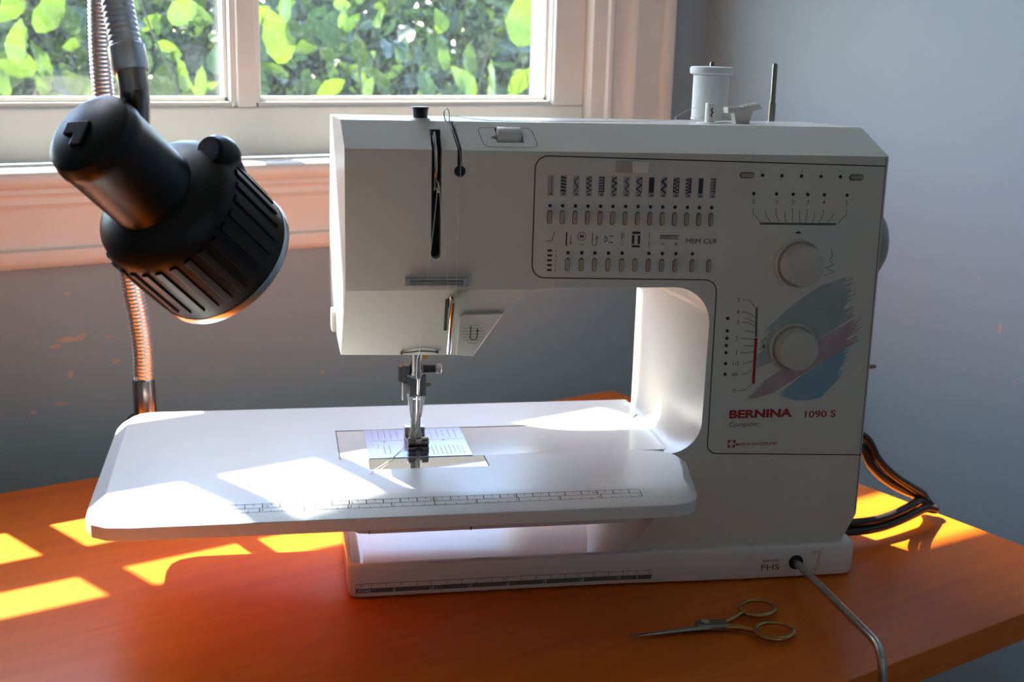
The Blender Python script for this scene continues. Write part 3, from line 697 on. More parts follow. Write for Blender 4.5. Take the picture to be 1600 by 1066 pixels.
# painted brush strokes round the lower dial
def stroke(name, m, lower, upper, lift):
    g = Print(*FR, lift=lift); rnd = random.Random(len(lower)*7)
    N = 26
    def at(path, t):
        f = t*(len(path)-1); i = min(int(f), len(path)-2); u = f-i
        return (path[i][0]*(1-u)+path[i+1][0]*u, path[i][1]*(1-u)+path[i+1][1]*u)
    for k in range(N):
        t0, t1 = k/N, (k+1)/N
        a0 = rnd.uniform(0, 0.10); a1 = 1 - rnd.uniform(0, 0.10); q = []
        for u in (a0, 0.3, 0.5, 0.7, a1):
            q.append((at(lower, u), at(upper, u)))
        for s in range(4):
            l0, u0 = q[s]; l1, u1 = q[s+1]
            g.poly([(l0[0]*(1-t0)+u0[0]*t0, l0[1]*(1-t0)+u0[1]*t0), (l1[0]*(1-t0)+u1[0]*t0, l1[1]*(1-t0)+u1[1]*t0), (l1[0]*(1-t1)+u1[0]*t1, l1[1]*(1-t1)+u1[1]*t1), (l0[0]*(1-t1)+u0[0]*t1, l0[1]*(1-t1)+u0[1]*t1)])
    g.build(name, m, sm)
stroke('teal_brush_stroke', 'ink_teal', [(262,150),(285,158),(306,169),(332,186)], [(268,176),(284,191),(302,205),(329,214)], 0.05)
stroke('pink_brush_stroke', 'ink_pink', [(258,128),(280,134),(303,150),(337,169)], [(268,140),(286,152),(306,169),(338,187)], 0.075)
stroke('blue_brush_stroke', 'ink_blue', [(284,131),(296,127.5),(311,128),(326,144)], [(282,133),(299,146.5),(313,155.5),(332,167)], 0.09)
# ---- the two dials
for nm, x, z in (('width_dial', 288.4, 221.2), ('length_dial', 289.2, 164.9)):
    p = P(); p.lathe([(16.2, -0.2), (16.2, 1.4), (15.4, 2.2), (13.6, 2.4)], (x, 0, z), (0, -1, 0), 48); d = p.build(nm, 'knob', sm)
    p = P(); p.lathe([(13.4, 2.0), (13.4, 11.0), (12.9, 12.0), (11.8, 12.5), (0.5, 12.6)], (x, 0, z), (0, -1, 0), 48); p.build('dial_cap', 'knob', d)
    p = P(); p.lathe([(15.2, 2.22), (15.2, 2.5), (13.3, 2.5)], (x, 0, z), (0, -1, 0), 48); p.build('dial_ring', 'button', d)
# ---- head front fittings
def hy(z): return (205.9 - z)/42*13.0
p = P()
p.hexa([(30.8,-0.2,208.2),(70.4,-0.2,208.0),(70.4,-0.2,214.2),(30.8,-0.2,214.2)], [(31.6,-2.2,209.0),(69.6,-2.2,208.8),(69.6,-2.2,213.4),(31.6,-2.2,213.4)])
p.build('thread_guide_bar', 'steel', sm, bevel=0.3)
p = P(); p.tube([(34, -2.5, 211), (67, -2.5, 211)], 1.5, 10); p.build('guide_rod', 'dark_steel', sm)
p = P(); p.tube([(60.4, -1.5, 200.5), (60.3, -4.6, 199.0), (59.2, 2.0, 166.5), (59.1, 3.0, 164.4)], [1.9, 2.0, 1.75, 1.6], 12); p.build('threader_lever', 'chrome', sm)
p = P(); p.hexa([(56.6,0.8,199.5),(58.4,0.8,199.5),(58.4,3,199.5),(56.6,3,199.5)], [(56.6,7.6,178),(58.4,7.6,178),(58.4,11,178),(56.6,11,178)]); p.box(58.4, 60.6, -1.0, 1.2, 194.5, 200.5); p.build('lever_slot', 'black', sm, smooth=0)
p = P(); p.tube(spline([(30.4, 12.2, 162.6), (36, 11.0, 163.4), (42, 10.6, 164.2), (48, 11.0, 163.8), (53.0, 12.2, 163.0)], 5), 0.5, 8)
for x, z in ((30.4, 162.6), (53.0, 163.0)): p.lathe([(1.0, -0.6), (1.0, 0.6)], (x, 12.4, z), (0, -1, 0), 12)
p.build('lower_thread_guide', 'dark_steel', sm)
# reverse stitch button
p = P(); pts = [(65.6,160.6),(76.4,159.6),(93.9,189.6),(68.6,189.6),(66.4,188.6),(65.6,186.4)]
n = len(pts); cxm = 74; czm = 178
p.add([(x, hy(z)+1.0, z) for x, z in pts] + [(x, hy(z)-1.6, z) for x, z in pts] + [(x+(cxm-x)*0.04, hy(z)-2.3, z+(czm-z)*0.04) for x, z in pts],
      [tuple(range(2*n, 3*n))] + [(i, (i+1) % n, n+(i+1) % n, n+i) for i in range(n)] + [(n+i, n+(i+1) % n, 2*n+(i+1) % n, 2*n+i) for i in range(n)])
rb = p.build('reverse_button', 'shell', sm, smooth=0)
ez = Vector((0, -13, 42)).normalized()
g = Print((0.4, hy(175.6)-2.3, 175.6), (1,0,0), ez, lift=0.1)
for q in range(7):
    z = -6.6 + 2.2*q; h = math.sqrt(max(0, 7.6**2 - z*z)); g.line([(75.0-h, z), (75.0+h, z)], 0.5)
g.build('grip_lines', 'ink_pale', rb)
g = Print((0.4, hy(175.6)-2.3, 175.6), (1,0,0), ez, lift=0.16)
g.line([(73.2,6.0),(73.2,-1)]+[(75.4-2.2*cos(radians(t)),-2-2.2*sin(radians(t))) for t in range(20,181,20)]+[(77.6,2)], 0.8); g.poly([(76.5,2),(78.7,2),(77.7,4.6)]); g.build('reverse_symbol', 'ink_grey', rb)
g = Print(*FR, lift=0.1); g.o = Vector((0, 3.4, 0))
# face-plate tab on the left side
p = P(); p.box(-11.8, -7.0, 60, 76, 166, 180); p.build('face_plate_tab', 'shell', sm, bevel=1.0)
# ---- needle bar, clamp, needle and presser foot
NY = 38.0
p = P(); p.cyl((42.4, NY, 172), (42.4, NY, 143), 4.2); p.cyl((42.4, NY, 143.2), (42.4, NY, 140), 4.9); p.build('needle_bar', 'steel', sm)
p = P(); p.cyl((47, NY, 145.2), (55.4, NY, 145.2), 2.6); p.build('clamp_screw_shank', 'black', sm)
p = P(); p.cyl((54.8, NY, 145.2), (56.4, NY, 145.2), 1.4); p.lathe([(3.0, 0), (3.5, 0.5), (3.5, 2.6), (3.0, 3.1)], (56.2, NY, 145.2), (1, 0, 0), 16); p.build('clamp_screw', 'steel', sm)
p = P(); p.box(33.6, 38.0, 34, 42, 134, 148.5); p.box(30.6, 33.8, 35.5, 40.5, 136.5, 147.5); p.build('presser_bar_bracket', 'dark_steel', sm, bevel=0.5)
p = P(); p.cyl((33.4, 33, 137.5), (33.4, 33, 125.6), 0.8); p.lathe([(1.8, -1.6), (1.8, 1.6)], (35.0, 33.5, 135.2), (0, 1, 0), 12); p.build('threader_hook', 'steel', sm)
p = P(); p.box(37.5, 49.0, 34.5, 41.5, 127.0, 142.0); p.cyl((48.5, 36, 134.8), (52.2, 36, 134.8), 1.4); p.build('needle_clamp', 'dark_steel', sm, bevel=0.8)
p = P(); p.hexa([(36.0,33.0,141.6),(43.5,33.0,139.0),(43.5,33.0,140.2),(36.0,33.0,142.8)], [(36.0,35.0,141.6),(43.5,35.0,139.0),(43.5,35.0,140.2),(36.0,35.0,142.8)]); p.cyl((43.6, 33.2, 140), (43.4, 33.6, 129), 1.2, 0.9); p.build('needle_thread_guide', 'chrome', sm)
p = P(); p.tube([(43.0, NY-2, 132), (42.9, NY-2, 112), (42.7, NY-2, 104), (42.6, NY-2, 97)], [0.65, 0.5, 0.45, 0.1], 8); p.build('needle', 'chrome', sm)
p = P()
p.hexa([(36.6,NY-2,127.5),(40.6,NY-2,127.5),(40.6,NY+4,127.5),(36.6,NY+4,127.5)], [(39.0,NY-1,112),(40.4,NY-1,112),(40.4,NY+3,112),(39.0,NY+3,112)])
p.hexa([(45.0,NY-2,127.5),(48.6,NY-2,127.5),(48.6,NY+4,127.5),(45.0,NY+4,127.5)], [(44.8,NY-1,112),(46.2,NY-1,112),(46.2,NY+3,112),(44.8,NY+3,112)])
pf = p.build('presser_foot', 'chrome', sm, bevel=0.3)
p = P(); p.box(39.4, 45.8, NY, NY+4.5, 99, 124); p.build('foot_shank', 'steel', pf, bevel=0.5)
p = P(); p.hexa([(38.0,NY-3,98),(47.4,NY-3,98),(47.4,NY+7,98),(38.0,NY+7,98)], [(40.2,NY-1,105),(45.2,NY-1,105),(45.2,NY+5,105),(40.2,NY+5,105)]); p.build('foot_ankle', 'steel', pf, bevel=0.4)
p = P(); p.box(36.2, 41.2, 22.5, 53, 93.6, 95.8); p.box(44.8, 50.0, 22.5, 53, 93.6, 95.8); p.box(36.2, 50.0, 33, 53, 93.6, 97.2); p.build('foot_sole', 'dark_steel', pf, bevel=0.4)
for x in (38.6, 47.4):
    p = P(); p.lathe([(2.0, -2.6), (3.1, -2.2), (3.1, 2.2), (2.0, 2.6)], (x, 26.0, 98.6), (1, 0.0, 0), 16); p.box(x-2.3, x+2.3, 24.5, 34, 95.4, 97.6); p.build('foot_toe', 'dark_steel', pf, bevel=0.2)
    p = P(); p.lathe([(2.4, -1.6), (2.6, 1.6)], (x-0.3, 46, 100.5), (0, 1, 0), 14); p.box(x-2.6, x+2.0, 44.5, 51, 97, 103); p.build('foot_hinge', 'steel', pf, bevel=0.3)
p = P(); p.cyl((40, 26, 98.6), (46.5, 26, 98.6), 1.7); p.build('foot_crossbar', 'steel', pf)
g = Print((0, NY-0.15, 0), (1,0,0), (0,0,1)); g.text('1', 42.9, 118.2, 4.2, bold=0.02, align='C'); g.build('foot_number', 'ink', pf)
p = P(); p.box(47.2, 51.4, 46, 50, 150, 164); p.build('threader_tip', 'brass', sm, bevel=0.3)
# ---- free arm, needle plate, bobbin cover
p = P()
fa = [(-8.8,92.9),(-8.8,62),(-7.0,52),(-3.5,45),(3,41.5),(12,40.8),(210,40.8),(210,92.9)]
p.prism(fa, ((0,0,0),(1,0,0),(0,0,1),(0,1,0)), 10.8, 72.0); p.build('free_arm', 'shell_gloss', sm, bevel=1.0)
p = P(); p.box(76.6, 77.4, 10.3, 12, 41.0, 52); p.box(9.4, 10.0, 10.3, 12, 41.2, 52); p.build('bobbin_door_seam', 'ink', sm, smooth=0)
p = P(); p.box(9.6, 77.3, 10.9, 71.2, 91.6, 93.4); np_ = p.build('needle_plate', 'plate', sm, bevel=0.25)
g = Print((0,0,93.4), (1,0,0), (0,1,0), lift=0.06)
for x in (14, 17.5, 21, 24.5): g.line([(x, 14 + (x-14)*0.5), (x, 40 if x < 20 else 36)], 0.3)
for i in range(8): g.line([(52.5+i*2.9, 15.5), (52.5+i*2.9, 33)], 0.32)
g.line([(50, 15.5), (74, 15.5)], 0.3); g.line([(28, 15.5), (36, 15.5)], 0.3)
for i in range(5): g.line([(15+i*4.2, 50), (15+i*4.2, 69)], 0.22); g.line([(55+i*4.2, 50), (55+i*4.2, 69)], 0.22)
g.line([(12, 46), (36, 46)], 0.25); g.line([(52, 46), (76, 46)], 0.25)
g.disc(22, 44, 0.7); g.disc(62, 44, 0.7); g.build('plate_guide_lines', 'ink_grey', np_)
p = P(); p.lathe([(2.2, 0), (2.2, 0.25)], (15.5, 15.5, 93.0), (0,0,1), 16); p.build('plate_notch', 'dark_steel', np_)
p = P(); p.box(9.2, 84.2, -10.5, 10.6, 90.0, 92.9); p.build('bobbin_cover', 'mirror', sm, bevel=0.2)
p = P()
for x, y in ((88.5, 21.5), (99.5, 20.5)): p.lathe([(1.7, -0.3), (1.7, 0.2)], (x, y, 92.5), (0,0,1), 14)
p.build('bed_screw', 'black', sm)
# ---- base
def basepts():
    pts = [(-4.8, 8), (-4.2, 3.5), (-2.2, 1.0), (2.5, 0.0), (60, 0), (120, 0), (170, -0.4), (200, -1.4), (225, -2.6), (250, -3.4), (280, -3.8), (338, -3.8), (343.5, -3.0), (346.6, 0.5), (347.4, 5)]
    pts += [(347.4, 128), (343, 133), (336, 134), (6, 134), (-2, 131), (-4.8, 124)]
    return pts
bp = basepts()
def fine(pts, m):
    out = []
    for q, r in zip(pts, pts[1:] + pts[:1]):
        k = max(1, int(math.hypot(r[0]-q[0], r[1]-q[1])/m))
        out += [(q[0] + (r[0]-q[0])*i/k, q[1] + (r[1]-q[1])*i/k) for i in range(k)]
    return out
def sstep(a, c, t): t = min(1, max(0, (t-a)/(c-a))); return t*t*(3-2*t)
def tray(x, y):                                           # lip at the front, hollow behind it rising to the back; level under the column
    h = 23.6 - 12.4*sstep(4.5, 17, y)*sstep(-3, 5, x) + max(0, y-17)*0.115*sstep(-3, 5, x)
    k = sstep(182, 206, x); return min(24.6, h)*(1-k) + 24.6*k
p = P(); bf = fine(bp, 9.0); n = len(bf)
def ring(f, zf): return [(x + (170-x)*f, y + (66-y)*f*2.4 if f < 0.3 else y + (66-y)*f, zf(x + (170-x)*f, y + (66-y)*(f*2.4 if f < 0.3 else f))) for x, y in bf]
rings = [ring(0.006, lambda x, y: 1.6), ring(0, lambda x, y: 4.0), ring(0, lambda x, y: 20.8 + sstep(182, 206, x)), ring(0.003, lambda x, y: 22.8 + sstep(182, 206, x)), ring(0.011, lambda x, y: 23.6 + sstep(182, 206, x))]
for f in (0.018, 0.026, 0.036, 0.048, 0.062, 0.08, 0.10, 0.13, 0.17, 0.22, 0.29, 0.70, 0.78, 0.86, 0.94, 0.995): rings.append(ring(f, tray))
vs = [v for r in rings for v in r]; m_ = len(rings)
p.add(vs, [tuple(range(n-1, -1, -1)), tuple(range((m_-1)*n, m_*n))] + [(r*n+i, r*n+(i+1) % n, (r+1)*n+(i+1) % n, (r+1)*n+i) for r in range(m_-1) for i in range(n)])
p.build('base', 'base', sm, smooth=50)
for x, y in ((12, 16), (330, 14), (12, 118), (330, 118)):
    p = P(); p.lathe([(7, -0.4), (7, 1.9)], (x, y, 0.4), (0,0,1), 20); p.build('rubber_foot', 'black', sm)
g = Print((0, 0, 0), (1,0,0), (0,0,1), lift=0.15)
def base_y(x): 
    for (x0, y0), (x1, y1) in zip(bp[3:12], bp[4:13]):
        if x0 <= x <= x1: return y0 + (y1-y0)*(x-x0)/(x1-x0)
    return 0.0
class CurvedPrint(Print):
    def pt(s, x, y): return Vector((x, base_y(x) - s.lift, y))
g = CurvedPrint((0,0,0), (1,0,0), (0,0,1), 0.12)
for k in range(20): g.rect(k*10, k*10+10, 4.6, 7.7); 
for k in range(20): g.line([(k*10, 10.9), (k*10+10, 10.9)], 0.35)
for k in range(21): g.line([(k*10, 7.7), (k*10, 10.9)], 0.3)
g.text('CM', 1.2, 8.5, 2.6)
for s_, x in (('5', 49.2), ('10', 99.2), ('15', 149.2), ('20', 199.2)): g.text(s_, x, 8.6, 2.2, align='R')
g.build('base_ruler', 'ink_grey', sm)
g = CurvedPrint((0,0,0), (1,0,0), (0,0,1), 0.22)
for k in range(1, 8): g.line([(k*25.4, 4.8), (k*25.4, 7.4)], 0.6); g.text(str(k), k*25.4-0.9, 5.0, 2.9, align='R')
g.line([(190.0, 4.8), (190.0, 7.4)], 0.5); g.text('INCHES', 1.0, 5.1, 2.6, bold=0.015)
g.build('ruler_figures', 'ink_white', sm)
g = CurvedPrint((0,0,0), (1,0,0), (0,0,1), 0.12)
g.text('FHS', 277.0, 7.4, 6.2, bold=0.01, sx=1.35); g.text('BERNINA', 277.8, 13.5, 2.6, bold=0.01, sx=1.15, shear=0.15)
g.build('base_lettering', 'ink_grey', sm)
g = CurvedPrint((0,0,0), (1,0,0), (0,0,1), 0.12)
g.line([(314.5,19.4),(321.0,19.4),(319.2,12.5),(320.4,11.0),(319.0,5.6),(317.0,5.6),(318.0,9.5),(318.3,13.2),(319.6,18.3),(314.5,18.3)], 0.3, True); g.build('lifter_symbol', 'ink_grey', sm)
p = P(); p.lathe([(5.2, -0.3), (5.2, 0.5), (4.4, 0.9), (3.2, 0.5), (3.2, -0.2)], (302.6, -3.8, 12.4), (0,-1,0), 24, cap=False); p.lathe([(3.4, 0.0), (3.3, 0.2)], (302.6, -3.8, 12.4), (0,-1,0), 20); p.build('lifter_socket', 'black', sm)
# ---- top fittings and right side
p = P(); p.lathe([(8.6, -0.3), (8.6, 0.5), (7.8, 0.8), (3.5, 0.9)], (240, 52, 307.5), (0,0,1), 28); p.lathe([(3.4, 0.5), (3.3, 13.2), (3.0, 13.6)], (240, 52, 307.5), (0,0,1), 20); p.build('bobbin_winder', 'slider', sm)
g = Print((0, 48.6, 0), (1,0,0), (0,0,1), 0.05); g.line([(240.6,318),(239.6,316.5),(240.8,315),(239.4,313.2),(240.4,312)], 0.9); g.build('winder_mark', 'ink', sm)
p = P(); p.hexa([(260.5,57,307),(270,57,307),(270,64,307),(260.5,64,307)], [(258.5,56.5,315),(272.5,56.5,316.5),(272.5,64.5,316.5),(258.5,64.5,315)])
wl = p.build('winder_lever', 'shell', sm, bevel=0.6)
p = P(); p.hexa([(254.0,56,314.2),(265,56,315),(265,65,315),(254.0,65,314.2)], [(253.6,56,318.2),(265,56,318.6),(265,65,318.6),(253.6,65,318.2)]); p.hexa([(264.5,56,315),(279.0,56,317.2),(279.0,65,317.2),(264.5,65,315)], [(264.5,56,318.6),(276.0,56,320.8),(276.0,65,320.8),(264.5,65,318.6)])
p.build('lever_paddle', 'shell', wl, bevel=0.5)
p = P()
for q in range(6): p.box(264.8+q*1.9, 266.0+q*1.9, 56, 65, 318.6+q*0.36, 319.6+q*0.36)
p.build('lever_ribs', 'slider', wl)
p = P(); p.lathe([(2.6, -0.5), (2.6, 12.6), (2.0, 13.0), (1.9, 38.5), (1.5, 39.8), (0.4, 40.3)], (303, 100, 307.4), (0,0,1), 20); p.build('spool_pin', 'dark_steel', sm)
p = P(); p.lathe([(1.6, -0.4), (1.6, 39.2), (1.1, 40.2), (0.3, 40.6)], (251.0, 85, 307.4), (0,0,1), 16); p.build('spool_pin', 'dark_steel', sm)
p = P(); p.lathe([(20, -0.5), (31, 0.5), (33, 3), (33, 12), (31.5, 20), (27, 28), (20, 33.5), (11, 37), (2, 38.5)], (346, 74, 224), (1,0,0), 48); p.build('handwheel', 'wheel', sm)
p = P(); p.tube([(344, 60, 134), (372, 62, 133.5), (382, 62, 133.5)], [2.4, 2.2, 1.4], 10); p.build('feed_lever', 'dark_steel', sm)

# ================================================================== extension table (slides on round the free arm)
ext = tag(empty('extension_table', (0,0,0), -TH), 'glossy white slide-on extension table with a ruler along its front edge', 'extension table')
ZT = 93.3
OR_ = [((214.5,131,92.3),(214.5,130.2)),((-138,131,92.3),(-136,129)),((-150,127.5,90.5),(-144,125.5)),((-156,120,88.5),(-148.2,117.5)),((-158.5,108,87.8),(-150,106)),((-158.5,85,87.6),(-150,85)),
       ((-157,-45,87.4),(-147.5,-40)),((-156,-60,87.4),(-144.5,-47)),((-151.5,-70,87.4),(-139.5,-52)),((-143,-76,87.4),(-132,-54.8)),((-130,-78,87.4),(-124,-55.4)),
       ((186,-78,87.4),(188,-55)),((197,-75.5,87.6),(197,-53.6)),((203.5,-70,87.8),(201,-50.5)),((207,-62,88),(203,-46.5)),((212.5,-32,89),(208,-28)),((217.0,-9,90),(212,-7.5))]
inner = [(211.0,-1.6),(206.5,4.5),(199,8.2),(188,10.2),(150,10.5),(84.6,10.5),(84.6,-10.8),(8.8,-10.8),(8.8,10.4),(-9.0,10.4),(-9.0,72.3),(205.5,72.3),(206.0,84),(212.5,92)]
o_n = len(OR_); i_n = len(inner)
vs = [(x, y, ZT) for _, (x, y) in OR_] + [(x, y, ZT) for x, y in inner]                           # 0: top
vs += [o for o, _ in OR_]                                                                         # A: edge
A = o_n+i_n
B0 = A+o_n; vs += [(x*0.9995, y, z-1.0 if y > 120 else 79.5+ (z-87.4)*0.8) for (x, y, z), _ in OR_]         # B: band foot
for j in range(o_n):
    (x, y, z), _ = OR_[j]; vs[B0+j] = (x, y, 79.5)
C0 = B0+o_n; vs += [(x + (20-x)*0.015, y + (20-y)*0.03, 78.6) for (x, y, z), _ in OR_] + [(x, y, 78.6) for x, y in inner]
fs = [tuple(range(o_n+i_n)), tuple(range(C0+o_n+i_n-1, C0-1, -1))]
for i in range(o_n-1):
    fs += [(i, A+i, A+i+1, i+1), (A+i, B0+i, B0+i+1, A+i+1), (B0+i, C0+i, C0+i+1, B0+i+1)]
for i in range(i_n-1): fs.append((o_n+i, o_n+i+1, C0+o_n+i+1, C0+o_n+i))
e0, e1 = o_n-1, o_n
fs += [(e0, A+e0, B0+e0, C0+e0, C0+o_n, o_n)]
l = o_n+i_n-1
fs += [(l, C0+l, C0, B0, A, 0)]
p = MB(K); p.add(vs, fs); p.build('table_board', 'ext', ext, bevel=0.9, seg=3, smooth=40)
fey = Vector((0, 22.6, 5.9)).normalized()
class ExtPrint(Print): pass
g = ExtPrint((42.8, -55.4, ZT), (1,0,0), fey, 0.12)
T0, T1, T2 = -5.2, -9.2, -13.2
g.line([(-127,T0),(127,T0)], 0.3); g.line([(-127,T1),(127,T1)], 0.3); g.line([(-127,T2),(127,T2)], 0.3); g.line([(-127,T0),(-127,T2)], 0.3); g.line([(127,T0),(127,T2)], 0.3)
for k in range(-12, 13):
    g.line([(k*10, T0), (k*10, T1)], 0.5 if k % 5 else 0.6)
    if k < 12: g.line([(k*10+5, T0), (k*10+5, T0-1.8)], 0.3)
for k in range(-20, 21):
    g.line([(k*6.35, T2), (k*6.35, T1 if k % 4 == 0 else T2+1.6)], 0.5 if k % 4 == 0 else 0.3)
for k, s_ in ((-10, '10'), (-5, '5'), (0, '0')): g.text(s_, k*10+1.0, T1+1.0, 2.6)
for k, s_ in ((0, '0'), (5, '5'), (10, '10')): g.text(s_, k*10-1.0, T1+1.0, 2.6, align='R')
for k in (1, 2, 3, 4): g.text(str(k), -k*25.4+1.0, T2+1.0, 2.6); g.text(str(k), k*25.4-1.0, T2+1.0, 2.6, align='R')
g.text('5', 126, T2+1.0, 2.6, align='R'); g.text('CM', -125.8, T0-3.0, 2.6); g.text('INCHES', -125.8, T2+1.0, 2.4)
g.build('edge_ruler', 'ink', ext)

# ================================================================== thread spool on its pin
sp = tag(empty('thread_spool', (0,0,0), -TH), 'spool of white thread standing on top of the sewing machine', 'thread spool')
cx, cy, zb = 251.0, 85, 308.0
p = P(); p.lathe([(2.4, 0.2), (12.6, 0.2), (12.8, 1.0), (12.6, 1.8), (3.6, 1.9), (3.6, 30.5), (13.6, 31.0), (14.9, 32.0), (15.0, 35.0), (14.6, 36.0), (13.4, 36.4), (2.4, 36.6)], (cx, cy, zb), (0,0,1), 48, cap=False); p.build('spool_core', 'slider', sp).data.materials[0] = M['thread']
p = P(); prof = [(4.0, 2.0)]
for i in range(60): prof.append((12.3 + (0.035 if i % 2 else 0.0) + (0.12 if i == 44 else 0.0), 2.0 + 28.6*i/59))
prof.append((4.0, 30.8)); p.lathe(prof, (cx, cy, zb), (0,0,1), 48, cap=False); p.build('wound_thread', 'thread', sp, smooth=60)
p = P()
p.tube(spline([(cx-11.8, cy-4, zb+8.5), (232, 78, 314.5), (222, 70, 310.5), (214, 62, 308.6), (150, 40, 308.4), (90, 28, 308.6), (60.0, 23, 311), (61.6, 15, 303), (64.3, 3, 291), (64.4, -0.6, 276), (63.2, -1.6, 240), (62.4, -3.6, 203), (60.6, -5.4, 198.6), (58.2, -3.5, 203), (55.5, -2.2, 232), (51.6, -0.2, 268), (51.0, 1.0, 271), (48.6, -1.6, 250), (46.0, -2.6, 226), (43.2, -2.8, 200), (40.8, 1.5, 168), (40.6, 14, 158), (42.0, 30, 141), (43.6, 31.6, 138), (43.4, 33.5, 120), (43.6, 32.5, 108), (42.0, 33.5, 101), (42.4, 35.0, 97.5)], 6), 0.21, 6)
p.tube(spline([(41.0, 33, 96.4), (32, 24, 94.2), (24, 8, 93.7), (16, -6, 93.8), (10.5, -14, 93.8), (8.0, -21, 93.8)], 6), 0.22, 6)
p.build('loose_thread', 'thread', sp)

# ================================================================== knee lift bar in its socket
kb = empty('knee_lift_bar', (0.2726, -0.1253, 0.0124)); tag(kb, 'bent steel knee lift bar plugged into the machine base', 'lever')
p = MB()
hole = Vector((cos(TH)*0.3026 + sin(TH)*(-0.0034), -sin(TH)*0.3026 + cos(TH)*(-0.0034), 0.0124))
pb = Vector((0.2004, -0.2615, 0.0264))
dirv = (pb-hole).normalized()
pts = [hole, hole+dirv*0.01] + [hole.lerp(pb, t) for t in (0.25, 0.5, 0.75)]
dn = Vector((0.03, -0.06, -1)).normalized()
R_ = 0.016
for i in range(9):
    t = i/8; a = pb - dirv*R_; c2 = pb + dn*R_
    pts.append(a*(1-t)**2 + pb*2*t*(1-t) + c2*t*t)
pts += [pb + dn*0.06, pb + dn*0.16, pb + dn*0.30]
p.tube([q - kb.location for q in pts], 0.0026, 14); p.build('bar', 'steel', kb)
p = MB(); p.tube([pb + dn*0.295 - kb.location, pb + dn*0.305 + Vector((-0.02, 0, 0)) - kb.location, pb + dn*0.31 + Vector((-0.07, 0, 0)) - kb.location], [0.004, 0.010, 0.010], 14); p.build('knee_pad', 'black', kb)

# ================================================================== scissors
sc = tag(empty('scissors', (0,0,0), -TH), 'small embroidery scissors with gilt ring handles lying on the table', 'scissors')
def blade(name, a, b_, w0, z, edge):
    a = Vector((*a, z)); b_ = Vector((*b_, z)); d = (b_-a).normalized(); s_ = Vector((-d.y, d.x, 0))*edge
    p = MB(K); N = 8; vs = []; fs = []
    for i in range(N+1):
        t = i/N; c = a.lerp(b_, t); w = w0*(1-t)**0.8 + 0.25; h = 1.6*(1-t)+0.5
        vs += [c - s_*w*0.35, c + s_*w*0.65, c + s_*w*0.5 + Vector((0,0,h*0.5)), c - s_*w*0.2 + Vector((0,0,h))]
    for i in range(N):
        for k in range(4): fs.append((i*4+k, i*4+(k+1) % 4, i*4+4+(k+1) % 4, i*4+4+k))
    fs += [(3,2,1,0), tuple(N*4+k for k in range(4))]
    p.add(vs, fs); return p.build(name, 'dark_steel', sc, smooth=30)
blade('blade', (226, -69.5), (163, -75.5), 7.0, 1.3, 1)
blade('blade', (227, -72.0), (165, -79.5), 7.0, 3.0, -1)
p = MB(K); p.hexa([(207,-74.5,1.0),(228,-76.5,1.0),(230,-66.5,1.0),(209,-65.5,1.0)], [(208,-74,5.2),(228,-76,5.2),(229.5,-67,5.2),(210,-66,5.2)]); p.build('pivot_block', 'dark_steel', sc, bevel=0.8)
p = MB(K); p.lathe([(2.6, 0), (2.6, 0.9), (1.8, 1.3)], (214.5, -70.0, 5.0), (0,0,1), 18); p.build('pivot_screw', 'steel', sc)
def handle(pts_shank, c, rx, ry, rot):
    p = MB(K); p.tube(spline(pts_shank, 6), [2.2 - 0.7*i/(len(pts_shank)*6-6) for i in range(len(pts_shank)*6-5)], 12)
    ring = []
    for i in range(33):
        t = 2*pi*i/32; x = rx*cos(t); y = ry*sin(t); ring.append((c[0] + x*cos(rot)-y*sin(rot), c[1] + x*sin(rot)+y*cos(rot), 4.0 + 0.6*sin(t)))
    p.tube(ring, [1.55 + 0.35*cos(2*pi*i/32 + 2.2) for i in range(33)], 12, cap=False)
    return p.build('ring_handle', 'gold', sc, smooth=60)
handle([(227,-68.5,3.0),(234,-65.0,3.2),(241,-60.0,3.6),(246,-56.5,4.0)], (256.2,-53.0), 12.5, 9.6, 0.35)
handle([(227,-74.0,3.0),(235,-77.0,3.2),(241,-81.5,3.4),(244,-88.0,3.8)], (254.6,-85.5), 12.6, 9.8, 0.15)
p = MB(K); p.tube([(268.3,-52.2,4.2),(271.0,-54.0,5.6)], [1.2, 0.5], 8); p.build('finger_rest', 'gold', sc)
p = MB(K); p.tube([(266.8,-83.5,4.2),(269.2,-84.4,5.6)], [1.2, 0.5], 8); p.build('finger_rest', 'gold', sc)

# ================================================================== mains cord behind the machine
pc = tag(empty('power_cord', (0,0,0), -TH), 'dark twin power cord looped on the table behind the sewing machine', 'cord')
for k in range(2):
    o_ = k*1.0
    pts = spline([(350-2*o_, 56+o_*2, 90-7*o_), (378-3*o_, 60+o_*2, 80-6.5*o_), (393.6-4*o_, 66+o_*2, 60-5.5*o_), (411.3-4*o_, 74+o_*2, 44.5-5*o_), (431-4*o_, 84+o_*2, 31.5-4*o_), (447.9-5*o_, 93+o_*3, 21-2*o_), (455.5-5*o_, 98+o_*4, 13-o_*1.5),
                  (460.5-6*o_, 96+o_*5, 7.5+1*o_), (459-6*o_, 90+o_*6, 8.0+3*o_), (448-4*o_, 86+o_*4, 11.0+5*o_), (435-2*o_, 78+o_*2, 10.5+6.0*o_), (413.5, 66+o_*1.5, 9.2+6.4*o_), (392.9, 57+o_, 8.6+6.4*o_), (372, 51+o_, 9.6+6.4*o_), (350, 48+o_, 11.2+6.4*o_)], 8)
    p = MB(K); p.tube(pts, 3.3, 12); p.build('cord_strand', 'cord', pc, smooth=60)
p = P(); p.box(347.2, 360, 46, 70, 76, 98); p.build('plug', 'black', pc, bevel=2)
